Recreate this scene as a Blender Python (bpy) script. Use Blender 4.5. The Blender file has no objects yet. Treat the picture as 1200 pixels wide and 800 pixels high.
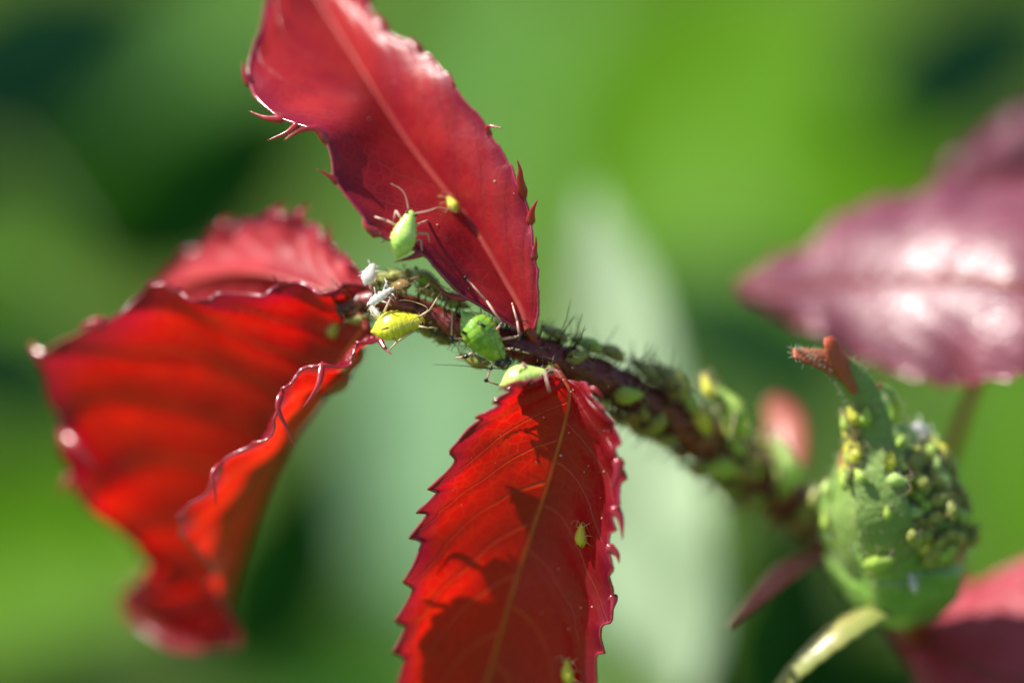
import bpy, math, random
import numpy as np
from mathutils import Vector, Matrix
from mathutils.bvhtree import BVHTree

# ------------------------------------------------------------------ camera
# lengths in this script are millimetres; S turns them into Blender metres.
S = 0.001
LENS, SENSOR, DIST = 150.0, 36.0, 208.0      # macro lens, focus 208 mm away
FSTOP = 8.0
PITCH = math.radians(20)                     # camera looks down by 20 degrees
RIGHT = np.array([1.0, 0.0, 0.0])
FWD = np.array([0.0, math.cos(PITCH), -math.sin(PITCH)])
UP = np.array([0.0, math.sin(PITCH), math.cos(PITCH)])
CAM = -FWD * DIST                            # focus point is the world origin
GROUND_Z = -620.0
K = SENSOR / LENS / 1200.0                   # photo pixel -> slope

scene = bpy.context.scene
col = scene.collection
cam_data = bpy.data.cameras.new("camera")
cam_data.lens = LENS
cam_data.sensor_width = SENSOR
cam_data.clip_start = 0.005
cam_data.clip_end = 5000.0
cam_data.dof.use_dof = True
cam_data.dof.focus_distance = DIST * S
cam_data.dof.aperture_fstop = FSTOP
cam = bpy.data.objects.new("camera", cam_data)
col.objects.link(cam)
cam.location = Vector(CAM * S)
cam.rotation_euler = (math.pi / 2 - PITCH, 0, 0)
scene.camera = cam

# ------------------------------------------------------------------ light
sun_dir = RIGHT * -0.60 + UP * 0.77 + FWD * -0.18     # towards the sun
sun_dir = sun_dir / np.linalg.norm(sun_dir)
elev = math.asin(sun_dir[2])
azim = math.atan2(sun_dir[0], sun_dir[1])
world = bpy.data.worlds.new("World")
scene.world = world
world.use_nodes = True
wn = world.node_tree.nodes
sky = wn.new("ShaderNodeTexSky")
sky.sky_type = 'NISHITA'
sky.sun_disc = False
sky.sun_elevation = elev
sky.sun_rotation = azim
wn["Background"].inputs[1].default_value = 0.065
world.node_tree.links.new(sky.outputs[0], wn["Background"].inputs[0])
sun_data = bpy.data.lights.new("sun", 'SUN')
sun_data.energy = 5.0
sun_data.angle = math.radians(0.53)
sun_data.color = (1.0, 0.95, 0.87)
sun = bpy.data.objects.new("sun", sun_data)
col.objects.link(sun)
sun.rotation_euler = Vector(-sun_dir).to_track_quat('-Z', 'Y').to_euler()
scene.view_settings.view_transform = 'Standard'
scene.view_settings.look = 'None'
scene.view_settings.exposure = 0.85
scene.view_settings.gamma = 1.0
scene.view_settings.use_curve_mapping = False
scene.cycles.use_denoising = True
scene.cycles.max_bounces = 7
scene.cycles.transmission_bounces = 6
scene.cycles.sample_clamp_indirect = 8.0

rng = random.Random(7)
nrg = np.random.default_rng(7)


# ------------------------------------------------------------------ helpers
def P(px, py, d=0.0):
    """photo pixel and depth behind the focus plane (mm) -> world point (mm)"""
    z = DIST + d
    return CAM + FWD * z + RIGHT * ((px - 600.0) * K * z) + UP * ((400.0 - py) * K * z)


def PL(pts):
    return np.array([P(*p) for p in pts])


def V(x, y, f=0.0):
    """direction given as right, up, away from the camera"""
    return RIGHT * x + UP * y + FWD * f


def norm(v):
    v = np.asarray(v, float)
    n = np.linalg.norm(v)
    return v / n if n > 1e-12 else v


def spline(pts, n):
    """Catmull-Rom through the points, n samples spread evenly over the index"""
    p = np.asarray(pts, float)
    if p.ndim == 1:
        p = p[:, None]
    m = len(p)
    if m == 1:
        return np.repeat(p, n, 0)
    e = np.vstack([2 * p[0] - p[1], p, 2 * p[-1] - p[-2]])
    out = []
    for t in np.linspace(0, m - 1, n):
        i = min(int(t), m - 2)
        f = t - i
        a, b, c, d = e[i], e[i + 1], e[i + 2], e[i + 3]
        out.append(0.5 * (2 * b + (c - a) * f + (2 * a - 5 * b + 4 * c - d) * f * f + (3 * b - a - 3 * c + d) * f ** 3))
    return np.array(out)


class Geo:
    def __init__(self):
        self.v, self.f, self.m, self.uv = [], [], [], []

    def add(self, verts, faces, mat=0):
        o = len(self.v)
        self.v.extend(np.asarray(verts, float).tolist())
        for fc in faces:
            self.f.append([i + o for i in fc])
            self.m.append(mat)

    def tube(self, path, radii, seg=6, mat=0, cap=True, smooth_n=None, mats=None, oval=None):
        """tube along a path; mats: material index for each ring"""
        p = np.asarray(path, float)
        r = np.atleast_1d(np.asarray(radii, float))
        if smooth_n:
            p = spline(p, smooth_n)
            r = spline(r, smooth_n)[:, 0] if len(r) > 1 else np.repeat(r, smooth_n)
        n = len(p)
        if len(r) == 1:
            r = np.repeat(r, n)
        tang = np.gradient(p, axis=0)
        ref = np.array([0.31, 0.22, 0.92])
        verts = []
        for i in range(n):
            t = norm(tang[i])
            a = ref - t * np.dot(ref, t)
            if np.linalg.norm(a) < 1e-3:
                a = np.cross(t, [1, 0, 0])
            a = norm(a)
            b = np.cross(t, a)
            ref = a
            for k in range(seg):
                th = 2 * math.pi * k / seg
                q = math.cos(th) * a + math.sin(th) * b
                if oval is not None:
                    ax, f = oval
                    q = q - ax * np.dot(q, ax) * (1 - f)
                verts.append(p[i] + q * r[i])
        o = len(self.v)
        self.v.extend([list(x) for x in verts])
        for i in range(n - 1):
            mm = mat if mats is None else mats[min(int(i / max(n - 1, 1) * len(mats)), len(mats) - 1)]
            for k in range(seg):
                k2 = (k + 1) % seg
                self.f.append([o + i * seg + k, o + i * seg + k2, o + (i + 1) * seg + k2, o + (i + 1) * seg + k])
                self.m.append(mm)
        if cap:
            self.f.append([o + k for k in range(seg)][::-1])
            self.m.append(mat if mats is None else mats[0])
            self.f.append([o + (n - 1) * seg + k for k in range(seg)])
            self.m.append(mat if mats is None else mats[-1])

    def mesh(self, name, mats, origin=(0, 0, 0)):
        me = bpy.data.meshes.new(name)
        v = (np.asarray(self.v, float) - np.asarray(origin, float)) * S
        me.from_pydata(v.tolist(), [], self.f)
        for mt in mats:
            me.materials.append(mt)
        if len(mats) > 1:
            me.polygons.foreach_set("material_index", self.m)
        me.polygons.foreach_set("use_smooth", [True] * len(me.polygons))
        if self.uv:
            uvl = me.uv_layers.new(name="UVMap")
            li = np.zeros(len(me.loops), dtype=np.int32)
            me.loops.foreach_get("vertex_index", li)
            uvl.data.foreach_set("uv", np.asarray(self.uv, float)[li].ravel())
        me.update()
        return me


def link(name, data, parent=None):
    o = bpy.data.objects.new(name, data)
    col.objects.link(o)
    if parent is not None:
        o.parent = parent
    return o


def tag(o, label=None, cat=None, group=None, kind=None):
    if label: o["label"] = label
    if cat: o["category"] = cat
    if group: o["group"] = group
    if kind: o["kind"] = kind
    return o


def empty(name, loc_mm):
    o = link(name, None)
    o.location = Vector(np.asarray(loc_mm) * S)
    o.empty_display_size = 0.002
    return o


# ------------------------------------------------------------------ materials
def new_mat(name):
    m = bpy.data.materials.new(name)
    m.use_nodes = True
    nt = m.node_tree
    for n in list(nt.nodes):
        nt.nodes.remove(n)
    return m, nt, nt.nodes, nt.links


def rgba(c):
    return (c[0], c[1], c[2], 1.0)


def math_node(nodes, links, op, a, b=None, c=None, clamp=False):
    n = nodes.new("ShaderNodeMath")
    n.operation = op
    n.use_clamp = clamp
    for i, x in enumerate((a, b, c)):
        if x is None:
            continue
        if isinstance(x, (int, float)):
            n.inputs[i].default_value = x
        else:
            links.new(x, n.inputs[i])
    return n.outputs[0]


def map_range(nodes, links, x, a, b, c, d, smooth=False):
    n = nodes.new("ShaderNodeMapRange")
    if smooth:
        n.interpolation_type = 'SMOOTHSTEP'
    links.new(x, n.inputs[0])
    for i, q in enumerate((a, b, c, d)):
        n.inputs[i + 1].default_value = q
    return n.outputs[0]


def mix_col(nodes, links, f, a, b):
    n = nodes.new("ShaderNodeMix")
    n.data_type = 'RGBA'
    for idx, x in ((0, f), (6, a), (7, b)):
        if isinstance(x, (int, float)):
            n.inputs[idx].default_value = x
        elif isinstance(x, tuple):
            n.inputs[idx].default_value = rgba(x)
        else:
            links.new(x, n.inputs[idx])
    return n.outputs[2]


def noise(nodes, links, scale, detail=3.0, rough=0.55, vec=None):
    n = nodes.new("ShaderNodeTexNoise")
    n.inputs["Scale"].default_value = scale
    n.inputs["Detail"].default_value = detail
    n.inputs["Roughness"].default_value = rough
    if vec is not None:
        links.new(vec, n.inputs["Vector"])
    return n.outputs["Fac"]


def leaf_mat(name, base, base2, trans, vein, vein_trans, nv=9.0, slope=2.6, rough=0.3, tfac=0.42,
             coat=0.35, spec=0.5, bump=0.05, edge=None, vw=0.93):
    """a leaf: glossy skin over a blade that lets light through, side veins, fine net of veins"""
    m, nt, N, L = new_mat(name)
    out = N.new("ShaderNodeOutputMaterial")
    uv = N.new("ShaderNodeUVMap")
    sep = N.new("ShaderNodeSeparateXYZ")
    L.new(uv.outputs[0], sep.inputs[0])
    u, v = sep.outputs[0], sep.outputs[1]
    tc = N.new("ShaderNodeTexCoord")
    cu = math_node(N, L, 'SUBTRACT', u, 0.5)
    a = math_node(N, L, 'MULTIPLY', math_node(N, L, 'ABSOLUTE', cu), 2.0)
    side = math_node(N, L, 'MULTIPLY', math_node(N, L, 'SIGN', cu), 0.23)
    wob = math_node(N, L, 'MULTIPLY', noise(N, L, 450.0, 1.0, vec=tc.outputs["Object"]), 0.35)
    w = math_node(N, L, 'MULTIPLY', v, nv)
    w = math_node(N, L, 'SUBTRACT', w, math_node(N, L, 'MULTIPLY', math_node(N, L, 'POWER', a, 1.25), slope))
    w = math_node(N, L, 'ADD', math_node(N, L, 'ADD', w, side), wob)
    tri = math_node(N, L, 'MULTIPLY', math_node(N, L, 'ABSOLUTE', math_node(N, L, 'SUBTRACT', math_node(N, L, 'FRACT', w), 0.5)), 2.0)
    # thinner towards the margin
    thin = math_node(N, L, 'ADD', math_node(N, L, 'MULTIPLY', a, 0.045), vw)
    vm = math_node(N, L, 'DIVIDE', math_node(N, L, 'SUBTRACT', tri, thin), math_node(N, L, 'SUBTRACT', 1.0, thin), clamp=True)
    mid = map_range(N, L, a, 0.0, 0.05, 1.0, 0.0, True)
    vm = math_node(N, L, 'MULTIPLY', vm, math_node(N, L, 'SUBTRACT', 1.0, math_node(N, L, 'MULTIPLY', a, 0.55)))
    vmask = math_node(N, L, 'MAXIMUM', vm, mid)
    vor = N.new("ShaderNodeTexVoronoi")
    vor.feature = 'DISTANCE_TO_EDGE'
    vor.inputs["Scale"].default_value = 1700.0
    L.new(tc.outputs["Object"], vor.inputs["Vector"])
    net = map_range(N, L, vor.outputs["Distance"], 0.0, 0.14, 1.0, 0.0, True)
    n1 = noise(N, L, 260.0, 4.0, vec=tc.outputs["Object"])
    n2 = noise(N, L, 1500.0, 3.0, vec=tc.outputs["Object"])
    c = mix_col(N, L, map_range(N, L, n1, 0.35, 0.65, 0.0, 1.0, True), base, base2)
    c = mix_col(N, L, math_node(N, L, 'MULTIPLY', net, 0.12), c, vein)
    c = mix_col(N, L, math_node(N, L, 'MULTIPLY', vmask, 0.55), c, vein)
    tcol = mix_col(N, L, math_node(N, L, 'MULTIPLY', map_range(N, L, n1, 0.3, 0.7, 0.0, 1.0), 0.75), trans,
                   tuple(x * 0.45 for x in trans))
    tcol = mix_col(N, L, math_node(N, L, 'MULTIPLY', vmask, 0.65), tcol, vein_trans)
    tcol = mix_col(N, L, math_node(N, L, 'MULTIPLY', net, 0.10), tcol, vein_trans)
    big = noise(N, L, 130.0, 2.0, vec=tc.outputs["Object"])
    tcol = mix_col(N, L, map_range(N, L, big, 0.46, 0.68, 0.0, 0.6, True), tcol, tuple(x * 0.3 for x in trans))
    if edge is not None:
        em = map_range(N, L, a, 0.80, 1.0, 0.0, 0.75, True)
        c = mix_col(N, L, em, c, edge)
        tcol = mix_col(N, L, em, tcol, edge)
    # relief: quilted cells between veins, fine net, skin grain
    h = math_node(N, L, 'MULTIPLY', vmask, -0.55)
    h = math_node(N, L, 'ADD', h, math_node(N, L, 'MULTIPLY', net, -0.05))
    h = math_node(N, L, 'ADD', h, math_node(N, L, 'MULTIPLY', n2, 0.35))
    h = math_node(N, L, 'ADD', h, math_node(N, L, 'MULTIPLY', n1, 0.6))
    bp = N.new("ShaderNodeBump")
    bp.inputs["Strength"].default_value = 0.75
    bp.inputs["Distance"].default_value = bump * S * 2.0
    L.new(h, bp.inputs["Height"])
    pr = N.new("ShaderNodeBsdfPrincipled")
    L.new(c, pr.inputs["Base Color"])
    L.new(bp.outputs[0], pr.inputs["Normal"])
    rr = map_range(N, L, n2, 0.2, 0.8, rough - 0.06, rough + 0.10)
    L.new(rr, pr.inputs["Roughness"])
    pr.inputs["Specular IOR Level"].default_value = spec
    pr.inputs["Coat Weight"].default_value = coat
    pr.inputs["Coat Roughness"].default_value = 0.22
    L.new(bp.outputs[0], pr.inputs["Coat Normal"])
    tr = N.new("ShaderNodeBsdfTranslucent")
    L.new(tcol, tr.inputs["Color"])
    L.new(bp.outputs[0], tr.inputs["Normal"])
    mx = N.new("ShaderNodeMixShader")
    mx.inputs[0].default_value = tfac
    L.new(pr.outputs[0], mx.inputs[1])
    L.new(tr.outputs[0], mx.inputs[2])
    L.new(mx.outputs[0], out.inputs[0])
    return m


def skin_mat(name, c1, c2, rough=0.35, sss=0.0, sss_r=0.4, trans=0.0, coat=0.2, scale=900.0, bump=0.02, tcol=None, spot=None,
             spec=0.5):
    """soft plant or insect skin with mottling; optional light let through"""
    m, nt, N, L = new_mat(name)
    out = N.new("ShaderNodeOutputMaterial")
    tc = N.new("ShaderNodeTexCoord")
    n1 = noise(N, L, scale, 4.0, vec=tc.outputs["Object"])
    n2 = noise(N, L, scale * 4.3, 2.0, vec=tc.outputs["Object"])
    c = mix_col(N, L, map_range(N, L, n1, 0.32, 0.68, 0.0, 1.0, True), c1, c2)
    if spot is not None:
        c = mix_col(N, L, map_range(N, L, n2, 0.66, 0.72, 0.0, 0.7, True), c, spot)
    bp = N.new("ShaderNodeBump")
    bp.inputs["Strength"].default_value = 0.6
    bp.inputs["Distance"].default_value = bump * S * 2
    L.new(math_node(N, L, 'ADD', n1, math_node(N, L, 'MULTIPLY', n2, 0.4)), bp.inputs["Height"])
    pr = N.new("ShaderNodeBsdfPrincipled")
    L.new(c, pr.inputs["Base Color"])
    L.new(bp.outputs[0], pr.inputs["Normal"])
    pr.inputs["Roughness"].default_value = rough
    pr.inputs["Specular IOR Level"].default_value = spec
    pr.inputs["Coat Weight"].default_value = coat
    pr.inputs["Coat Roughness"].default_value = 0.2
    if sss > 0:
        pr.inputs["Subsurface Weight"].default_value = sss
        pr.inputs["Subsurface Scale"].default_value = sss_r * S
        pr.inputs["Subsurface Radius"].default_value = (1.0, 0.9, 0.35) if c1[1] > c1[0] * 0.7 else (1.0, 0.25, 0.2)
    if trans > 0:
        tr = N.new("ShaderNodeBsdfTranslucent")
        if tcol is None:
            L.new(c, tr.inputs["Color"])
        else:
            tr.inputs["Color"].default_value = rgba(tcol)
        mx = N.new("ShaderNodeMixShader")
        mx.inputs[0].default_value = trans
        L.new(pr.outputs[0], mx.inputs[1])
        L.new(tr.outputs[0], mx.inputs[2])
        L.new(mx.outputs[0], out.inputs[0])
    else:
        L.new(pr.outputs[0], out.inputs[0])
    return m


RED_LEAF = leaf_mat("red young leaf", (0.19, 0.004, 0.014), (0.31, 0.014, 0.026), (0.95, 0.003, 0.003), (0.45, 0.06, 0.03),
                    (1.0, 0.17, 0.012), rough=0.36, tfac=0.53, spec=0.5, coat=0.4, edge=(0.24, 0.006, 0.035), vw=0.90)
UPPER_LEAF = leaf_mat("crimson leaf", (0.27, 0.007, 0.018), (0.42, 0.020, 0.022), (0.6, 0.010, 0.018), (0.42, 0.07, 0.05),
                      (0.9, 0.10, 0.04), nv=8, rough=0.38, tfac=0.25, spec=0.36, coat=0.12, edge=(0.18, 0.006, 0.03))
ROSY_LEAF = leaf_mat("rosy leaf", (0.30, 0.012, 0.025), (0.44, 0.030, 0.04), (0.7, 0.012, 0.02), (0.42, 0.07, 0.06),
                     (0.9, 0.10, 0.04), nv=8, rough=0.52, tfac=0.25, spec=0.35, coat=0.0, edge=(0.24, 0.01, 0.04))
GLOSS_LEAF = leaf_mat("glossy rose leaf", (0.34, 0.03, 0.05), (0.46, 0.06, 0.08), (0.6, 0.02, 0.03), (0.5, 0.12, 0.12),
                      (0.9, 0.10, 0.05), nv=6, rough=0.42, tfac=0.22, spec=0.6, coat=0.3, bump=0.14)
MAROON_LEAF = leaf_mat("maroon leaf", (0.15, 0.030, 0.055), (0.21, 0.045, 0.075), (0.4, 0.02, 0.02), (0.20, 0.04, 0.05),
                       (0.5, 0.05, 0.03), nv=6, rough=0.46, tfac=0.12, coat=0.30, spec=0.6, bump=0.16)
MARGIN = skin_mat("leaf margin red", (0.28, 0.012, 0.04), (0.40, 0.03, 0.07), rough=0.22, trans=0.15, coat=1.0, spec=0.8, tcol=(0.9, 0.05, 0.04))
TOOTH = skin_mat("tooth red", (0.30, 0.012, 0.03), (0.42, 0.04, 0.05), rough=0.22, trans=0.25, coat=0.9, tcol=(0.95, 0.08, 0.05))
MIDRIB = skin_mat("midrib orange", (0.62, 0.14, 0.04), (0.7, 0.22, 0.06), rough=0.4, trans=0.35, tcol=(1.0, 0.22, 0.03))
MIDRIB_PALE = skin_mat("midrib pink", (0.42, 0.055, 0.04), (0.38, 0.04, 0.035), rough=0.4, trans=0.3, tcol=(1.0, 0.2, 0.1))
STEM = skin_mat("stem maroon", (0.10, 0.018, 0.014), (0.22, 0.035, 0.03), rough=0.42, scale=420.0, bump=0.05, coat=0.15,
                spot=(0.12, 0.10, 0.02))
PETIOLE = skin_mat("petiole red", (0.30, 0.03, 0.02), (0.22, 0.05, 0.02), rough=0.4, scale=500.0)
BRISTLE = skin_mat("bristle green brown", (0.06, 0.09, 0.03), (0.10, 0.10, 0.03), rough=0.5, trans=0.25, tcol=(0.25, 0.3, 0.1))
WHITE_HAIR = skin_mat("white hair", (0.6, 0.62, 0.5), (0.5, 0.55, 0.4), rough=0.6, trans=0.3)

# ------------------------------------------------------------------ setting
def build_ground():
    g = Geo()
    n = 40
    R = 800000.0
    # graded sheet: fine near the plant, coarse to the horizon
    ax = np.sign(np.linspace(-1, 1, n)) * np.abs(np.linspace(-1, 1, n)) ** 5 * R
    vs = []
    for y in ax:
        for x in ax:
            r = math.hypot(x, y)
            vs.append([x, y + 1500, GROUND_Z + 12 * math.sin(x * 0.004 + 1) * math.cos(y * 0.0031) * min(1, r / 300) * (1 if r < 8000 else 0)])
    fs = [[j * n + i, j * n + i + 1, (j + 1) * n + i + 1, (j + 1) * n + i] for j in range(n - 1) for i in range(n - 1)]
    g.add(vs, fs)
    m, nt, N, L = new_mat("lawn soil")
    out = N.new("ShaderNodeOutputMaterial")
    tc = N.new("ShaderNodeTexCoord")
    a = noise(N, L, 3.0, 5.0, vec=tc.outputs["Object"])
    b = noise(N, L, 60.0, 5.0, vec=tc.outputs["Object"])
    c = mix_col(N, L, map_range(N, L, a, 0.35, 0.65, 0.0, 1.0, True), (0.035, 0.085, 0.012), (0.10, 0.17, 0.012))
    c = mix_col(N, L, map_range(N, L, b, 0.5, 0.8, 0.0, 0.6), c, (0.05, 0.045, 0.02))
    pr = N.new("ShaderNodeBsdfPrincipled")
    pr.inputs["Roughness"].default_value = 0.9
    L.new(c, pr.inputs["Base Color"])
    L.new(pr.outputs[0], out.inputs[0])
    o = link("ground", g.mesh("ground", [m]))
    tag(o, kind="structure")


build_ground()


def build_grass():
    g = Geo()
    n = 14000
    x = nrg.uniform(-900, 900, n)
    y = nrg.uniform(500, 2900, n)
    for i in range(n):
        h = nrg.uniform(35, 80)
        a = nrg.uniform(0, 2 * math.pi)
        w = nrg.uniform(1.5, 2.8)
        dx, dy = math.cos(a) * w, math.sin(a) * w
        lx, ly = nrg.normal(0, 14), nrg.normal(0, 14)
        b = np.array([x[i], y[i], GROUND_Z - 6])
        g.add([b + [dx, dy, 0], b - [dx, dy, 0], b + [lx * .4 - dx * .7, ly * .4 - dy * .7, h * .6],
               b + [lx * .4 + dx * .7, ly * .4 + dy * .7, h * .6], b + [lx, ly, h]], [[0, 1, 2, 3], [3, 2, 4]])
    mt = skin_mat("grass blade", (0.06, 0.13, 0.012), (0.11, 0.19, 0.015), rough=0.5, scale=8.0, trans=0.35, tcol=(0.3, 0.5, 0.03), coat=0)
    o = link("grass", g.mesh("grass", [mt]))
    tag(o, "short sunlit grass growing behind the rose shoot", "grass", kind="stuff")


build_grass()

# ---- background leaves of the bed behind, each out of focus
BG = {}


def bgmat(key, c, t, rough=0.4, tf=0.4):
    if key not in BG:
        BG[key] = leaf_mat("background leaf " + key, c, tuple(x * 1.25 for x in c), t, tuple(x * 1.5 for x in c), t,
                           rough=rough, tfac=tf, coat=0.0, spec=0.2, bump=0.3)
    return BG[key]


def broad_leaf(parent, origin, px, py, d, length, width, angle, tilt, roll, mat, fold=0.25, droop=0.2, name="leaf"):
    """an ovate leaf; angle: direction of the tip in the picture plane (deg, 0 = right, 90 = up);
    tilt: how far the tip leans away (deg); roll: turn about the midrib (deg); sizes in mm"""
    a, tl = math.radians(angle), math.radians(tilt)
    ax = V(math.cos(a) * math.cos(tl), math.sin(a) * math.cos(tl), math.sin(tl))
    side = norm(np.cross(ax, V(0, 0, -1)))
    nrm = norm(np.cross(side, ax))
    r = math.radians(roll)
    side, nrm = side * math.cos(r) + nrm * math.sin(r), nrm * math.cos(r) - side * math.sin(r)
    c0 = P(px, py, d)
    g = Geo()
    nt_, nu = 22, 13
    vs, uv = [], []
    for i in range(nt_):
        t = i / (nt_ - 1)
        w = width * 0.5 * (math.sin(math.pi * t ** 0.8) ** 0.8 if 0 < t < 1 else 0.0) + 0.05
        w *= 1 + 0.05 * math.sin(t * 70)
        for j in range(nu):
            u = j / (nu - 1) * 2 - 1
            p = c0 + ax * ((t - 0.5) * length) + side * (u * w) + nrm * (abs(u) * w * fold - length * droop * (t - 0.3) ** 2
                                                                       + 0.02 * length * math.sin(t * 19 + u * 2) * abs(u))
            vs.append(p)
            uv.append([u * 0.5 + 0.5, t])
    fs = [[i * nu + j, i * nu + j + 1, (i + 1) * nu + j + 1, (i + 1) * nu + j] for i in range(nt_ - 1) for j in range(nu - 1)]
    g.add(vs, fs)
    g.uv = uv
    o = link(name, g.mesh(name, [mat], origin), parent)
    gm = Geo()
    mids = np.array([vs[i * nu + nu // 2] for i in range(nt_)])
    gm.tube(mids - nrm * 0.01 * width, np.linspace(0.02, 0.006, nt_) * width, 6)
    link("midrib", gm.mesh("midrib", [mat], origin), o)
    return mids[0]


def bg_plant(name, label, cane_px, leaves, cane_mat, cane_r=2.2):
    pts = [P(*c) for c in cane_px]
    low = pts[0].copy()
    base = np.array([low[0] + rng.uniform(-20, 20), low[1] + 40, GROUND_Z - 10])
    full = [base, base * 0.5 + low * 0.5 + np.array([8, -5, 0])] + pts
    root = empty(name, base)
    g = Geo()
    g.tube(full, np.linspace(cane_r * 1.6, cane_r * 0.7, len(full)), 10, smooth_n=50)
    cane = spline(full, 120)
    link("stem", g.mesh("stem", [cane_mat], base), root)
    for lf in leaves:
        b = broad_leaf(root, base, *lf)
        k = np.argmin(np.linalg.norm(cane - b, axis=1))
        g = Geo()
        mid = (b + cane[k]) * 0.5 + np.array([0, 0, 3.0])
        g.tube([cane[k], mid, b], [0.8, 0.6, 0.5], 6, smooth_n=8)
        link("petiole", g.mesh("petiole", [cane_mat], base), root)
    tag(root, label, "plant", "plants in the bed behind the rose shoot")
    return root


GREENCANE = skin_mat("green cane", (0.06, 0.11, 0.03), (0.09, 0.15, 0.04), rough=0.5, scale=80.0)
dark = bgmat("dark", (0.004, 0.038, 0.003), (0.01, 0.09, 0.004), rough=0.6, tf=0.25)  # shadow areas of the bed, put into the leaf colour
teal = bgmat("teal", (0.012, 0.055, 0.030), (0.015, 0.09, 0.04), rough=0.6, tf=0.25)  # shadowed leaves too: their shade is in this low teal
midg = bgmat("mid", (0.13, 0.30, 0.055), (0.2, 0.5, 0.06))
lime = bgmat("lime", (0.11, 0.28, 0.004), (0.3, 0.62, 0.006))
pale = bgmat("pale", (0.48, 0.62, 0.40), (0.50, 0.72, 0.36), rough=0.6, tf=0.35)
sage = bgmat("sage", (0.21, 0.37, 0.20), (0.26, 0.5, 0.22), rough=0.55)

bg_plant("leafy_plant", "blurred green leafy plant, some leaves coloured dark for shade, behind the red folded leaves",
         [(-160, 1100, 170), (-150, 500, 165), (-60, 100, 160)],
         [(50, 60, 150, 28, 18, 20, 20, -30, teal),
          (255, 205, 130, 28, 15, 38, 15, -30, dark),
          (60, 270, 150, 24, 13, 30, 10, 10, lime),
          (20, 430, 120, 18, 11, -20, 20, -25, teal),
          (60, 630, 140, 28, 18, 20, 10, 15, lime),
          (330, 650, 120, 24, 15, 60, 10, -35, dark),
          (120, 810, 130, 28, 10, 10, 10, -30, dark),
          (420, 800, 160, 24, 14, 20, 10, 0, midg),
          (230, 60, 190, 30, 18, 60, 10, 0, midg)], GREENCANE)
bg_plant("leafy_plant", "pale sage blurred leaf blade standing upright behind the bristly stem",
         [(830, 1300, 60), (815, 900, 52)],
         [(745, 520, 46, 32, 8.5, 100, 4, 25, pale, 0.05, 0.02)], GREENCANE, 1.2)
bg_plant("leafy_plant", "blurred leafy plant with sage and lime leaves behind the upper red leaf",
         [(560, 1400, 260), (520, 900, 240), (500, 300, 230)],
         [(480, 500, 150, 30, 20, 100, 20, 20, sage),
          (580, 100, 220, 40, 26, 70, 20, 10, midg),
          (620, 640, 170, 34, 18, 80, 10, 20, sage)], GREENCANE, 1.6)
bg_plant("leafy_plant", "blurred green leafy plant, some leaves coloured dark for shade, behind the rose bud",
         [(1400, 1500, 210), (1420, 700, 200), (1350, 200, 190)],
         [(820, 120, 200, 44, 28, 60, 20, 15, lime),
          (860, 400, 110, 22, 12, 150, 10, -30, dark),
          (1150, 60, 150, 26, 16, 20, 10, -30, teal),
          (1000, 160, 180, 36, 22, 120, 10, 10, lime),
          (910, 720, 100, 24, 14, 70, 10, -35, dark),
          (1190, 520, 170, 26, 18, 90, 10, 5, lime),
          (1080, 800, 120, 26, 14, 0, 10, -30, dark)], GREENCANE)

# ------------------------------------------------------------------ the rose shoot
BASE = P(1240, 1100, 30)
BASE[2] = GROUND_Z
SH = empty("rose_shoot", BASE)
tag(SH, "rose shoot with red young leaves, bristly stem and aphid covered green bud", "rose")
TREES = {}       # name -> BVH in mm, for seating the aphids on surfaces


def bvh_of(g):
    return BVHTree.FromPolygons([Vector(v) for v in g.v], g.f, epsilon=0.0)


# ---- stem
STEM_PATH = [(398, 362, 3.0), (440, 352, 2.4), (490, 362, 2.0), (545, 386, 1.6), (600, 402, 1.6), (650, 422, 2.2), (720, 452, 4.0),
             (790, 492, 6.5), (860, 540, 9.5), (930, 590, 12.0), (1010, 660, 14.0), (1090, 750, 16.0), (1170, 900, 20.0)]
STEM_R = [0.50, 0.52, 0.55, 0.62, 0.75, 0.90, 0.98, 1.05, 1.18, 1.3, 1.4, 1.5, 1.6]
stem_c = spline(PL(STEM_PATH), 250)
stem_r = spline(STEM_R, 250)[:, 0]
e_, t_ = stem_c[-1], norm(stem_c[-1] - stem_c[-2])
q_ = e_ + t_ * 120
tl = np.linspace(0, 1, 51)[1:, None]
stem_c = np.vstack([stem_c, e_ * (1 - tl) ** 2 + q_ * 2 * tl * (1 - tl) + (BASE - np.array([0, 0, 8])) * tl ** 2])
stem_r = np.concatenate([stem_r, np.linspace(1.6, 3.6, 50)])
# nodes and unevenness
for i in range(300):
    stem_r[i] *= 1 + 0.05 * math.sin(i * 0.7) + 0.03 * math.sin(i * 1.9 + 1)
g = Geo()
g.tube(stem_c, stem_r, 20)
stem_o = link("stem", g.mesh("stem", [STEM], BASE), SH)
TREES["stem"] = bvh_of(g)
stem_idx = lambda x: int(np.argmin([abs((np.dot(q - CAM, RIGHT) / np.dot(q - CAM, FWD)) / K + 600 - x) for q in stem_c[:250]]))

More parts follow.
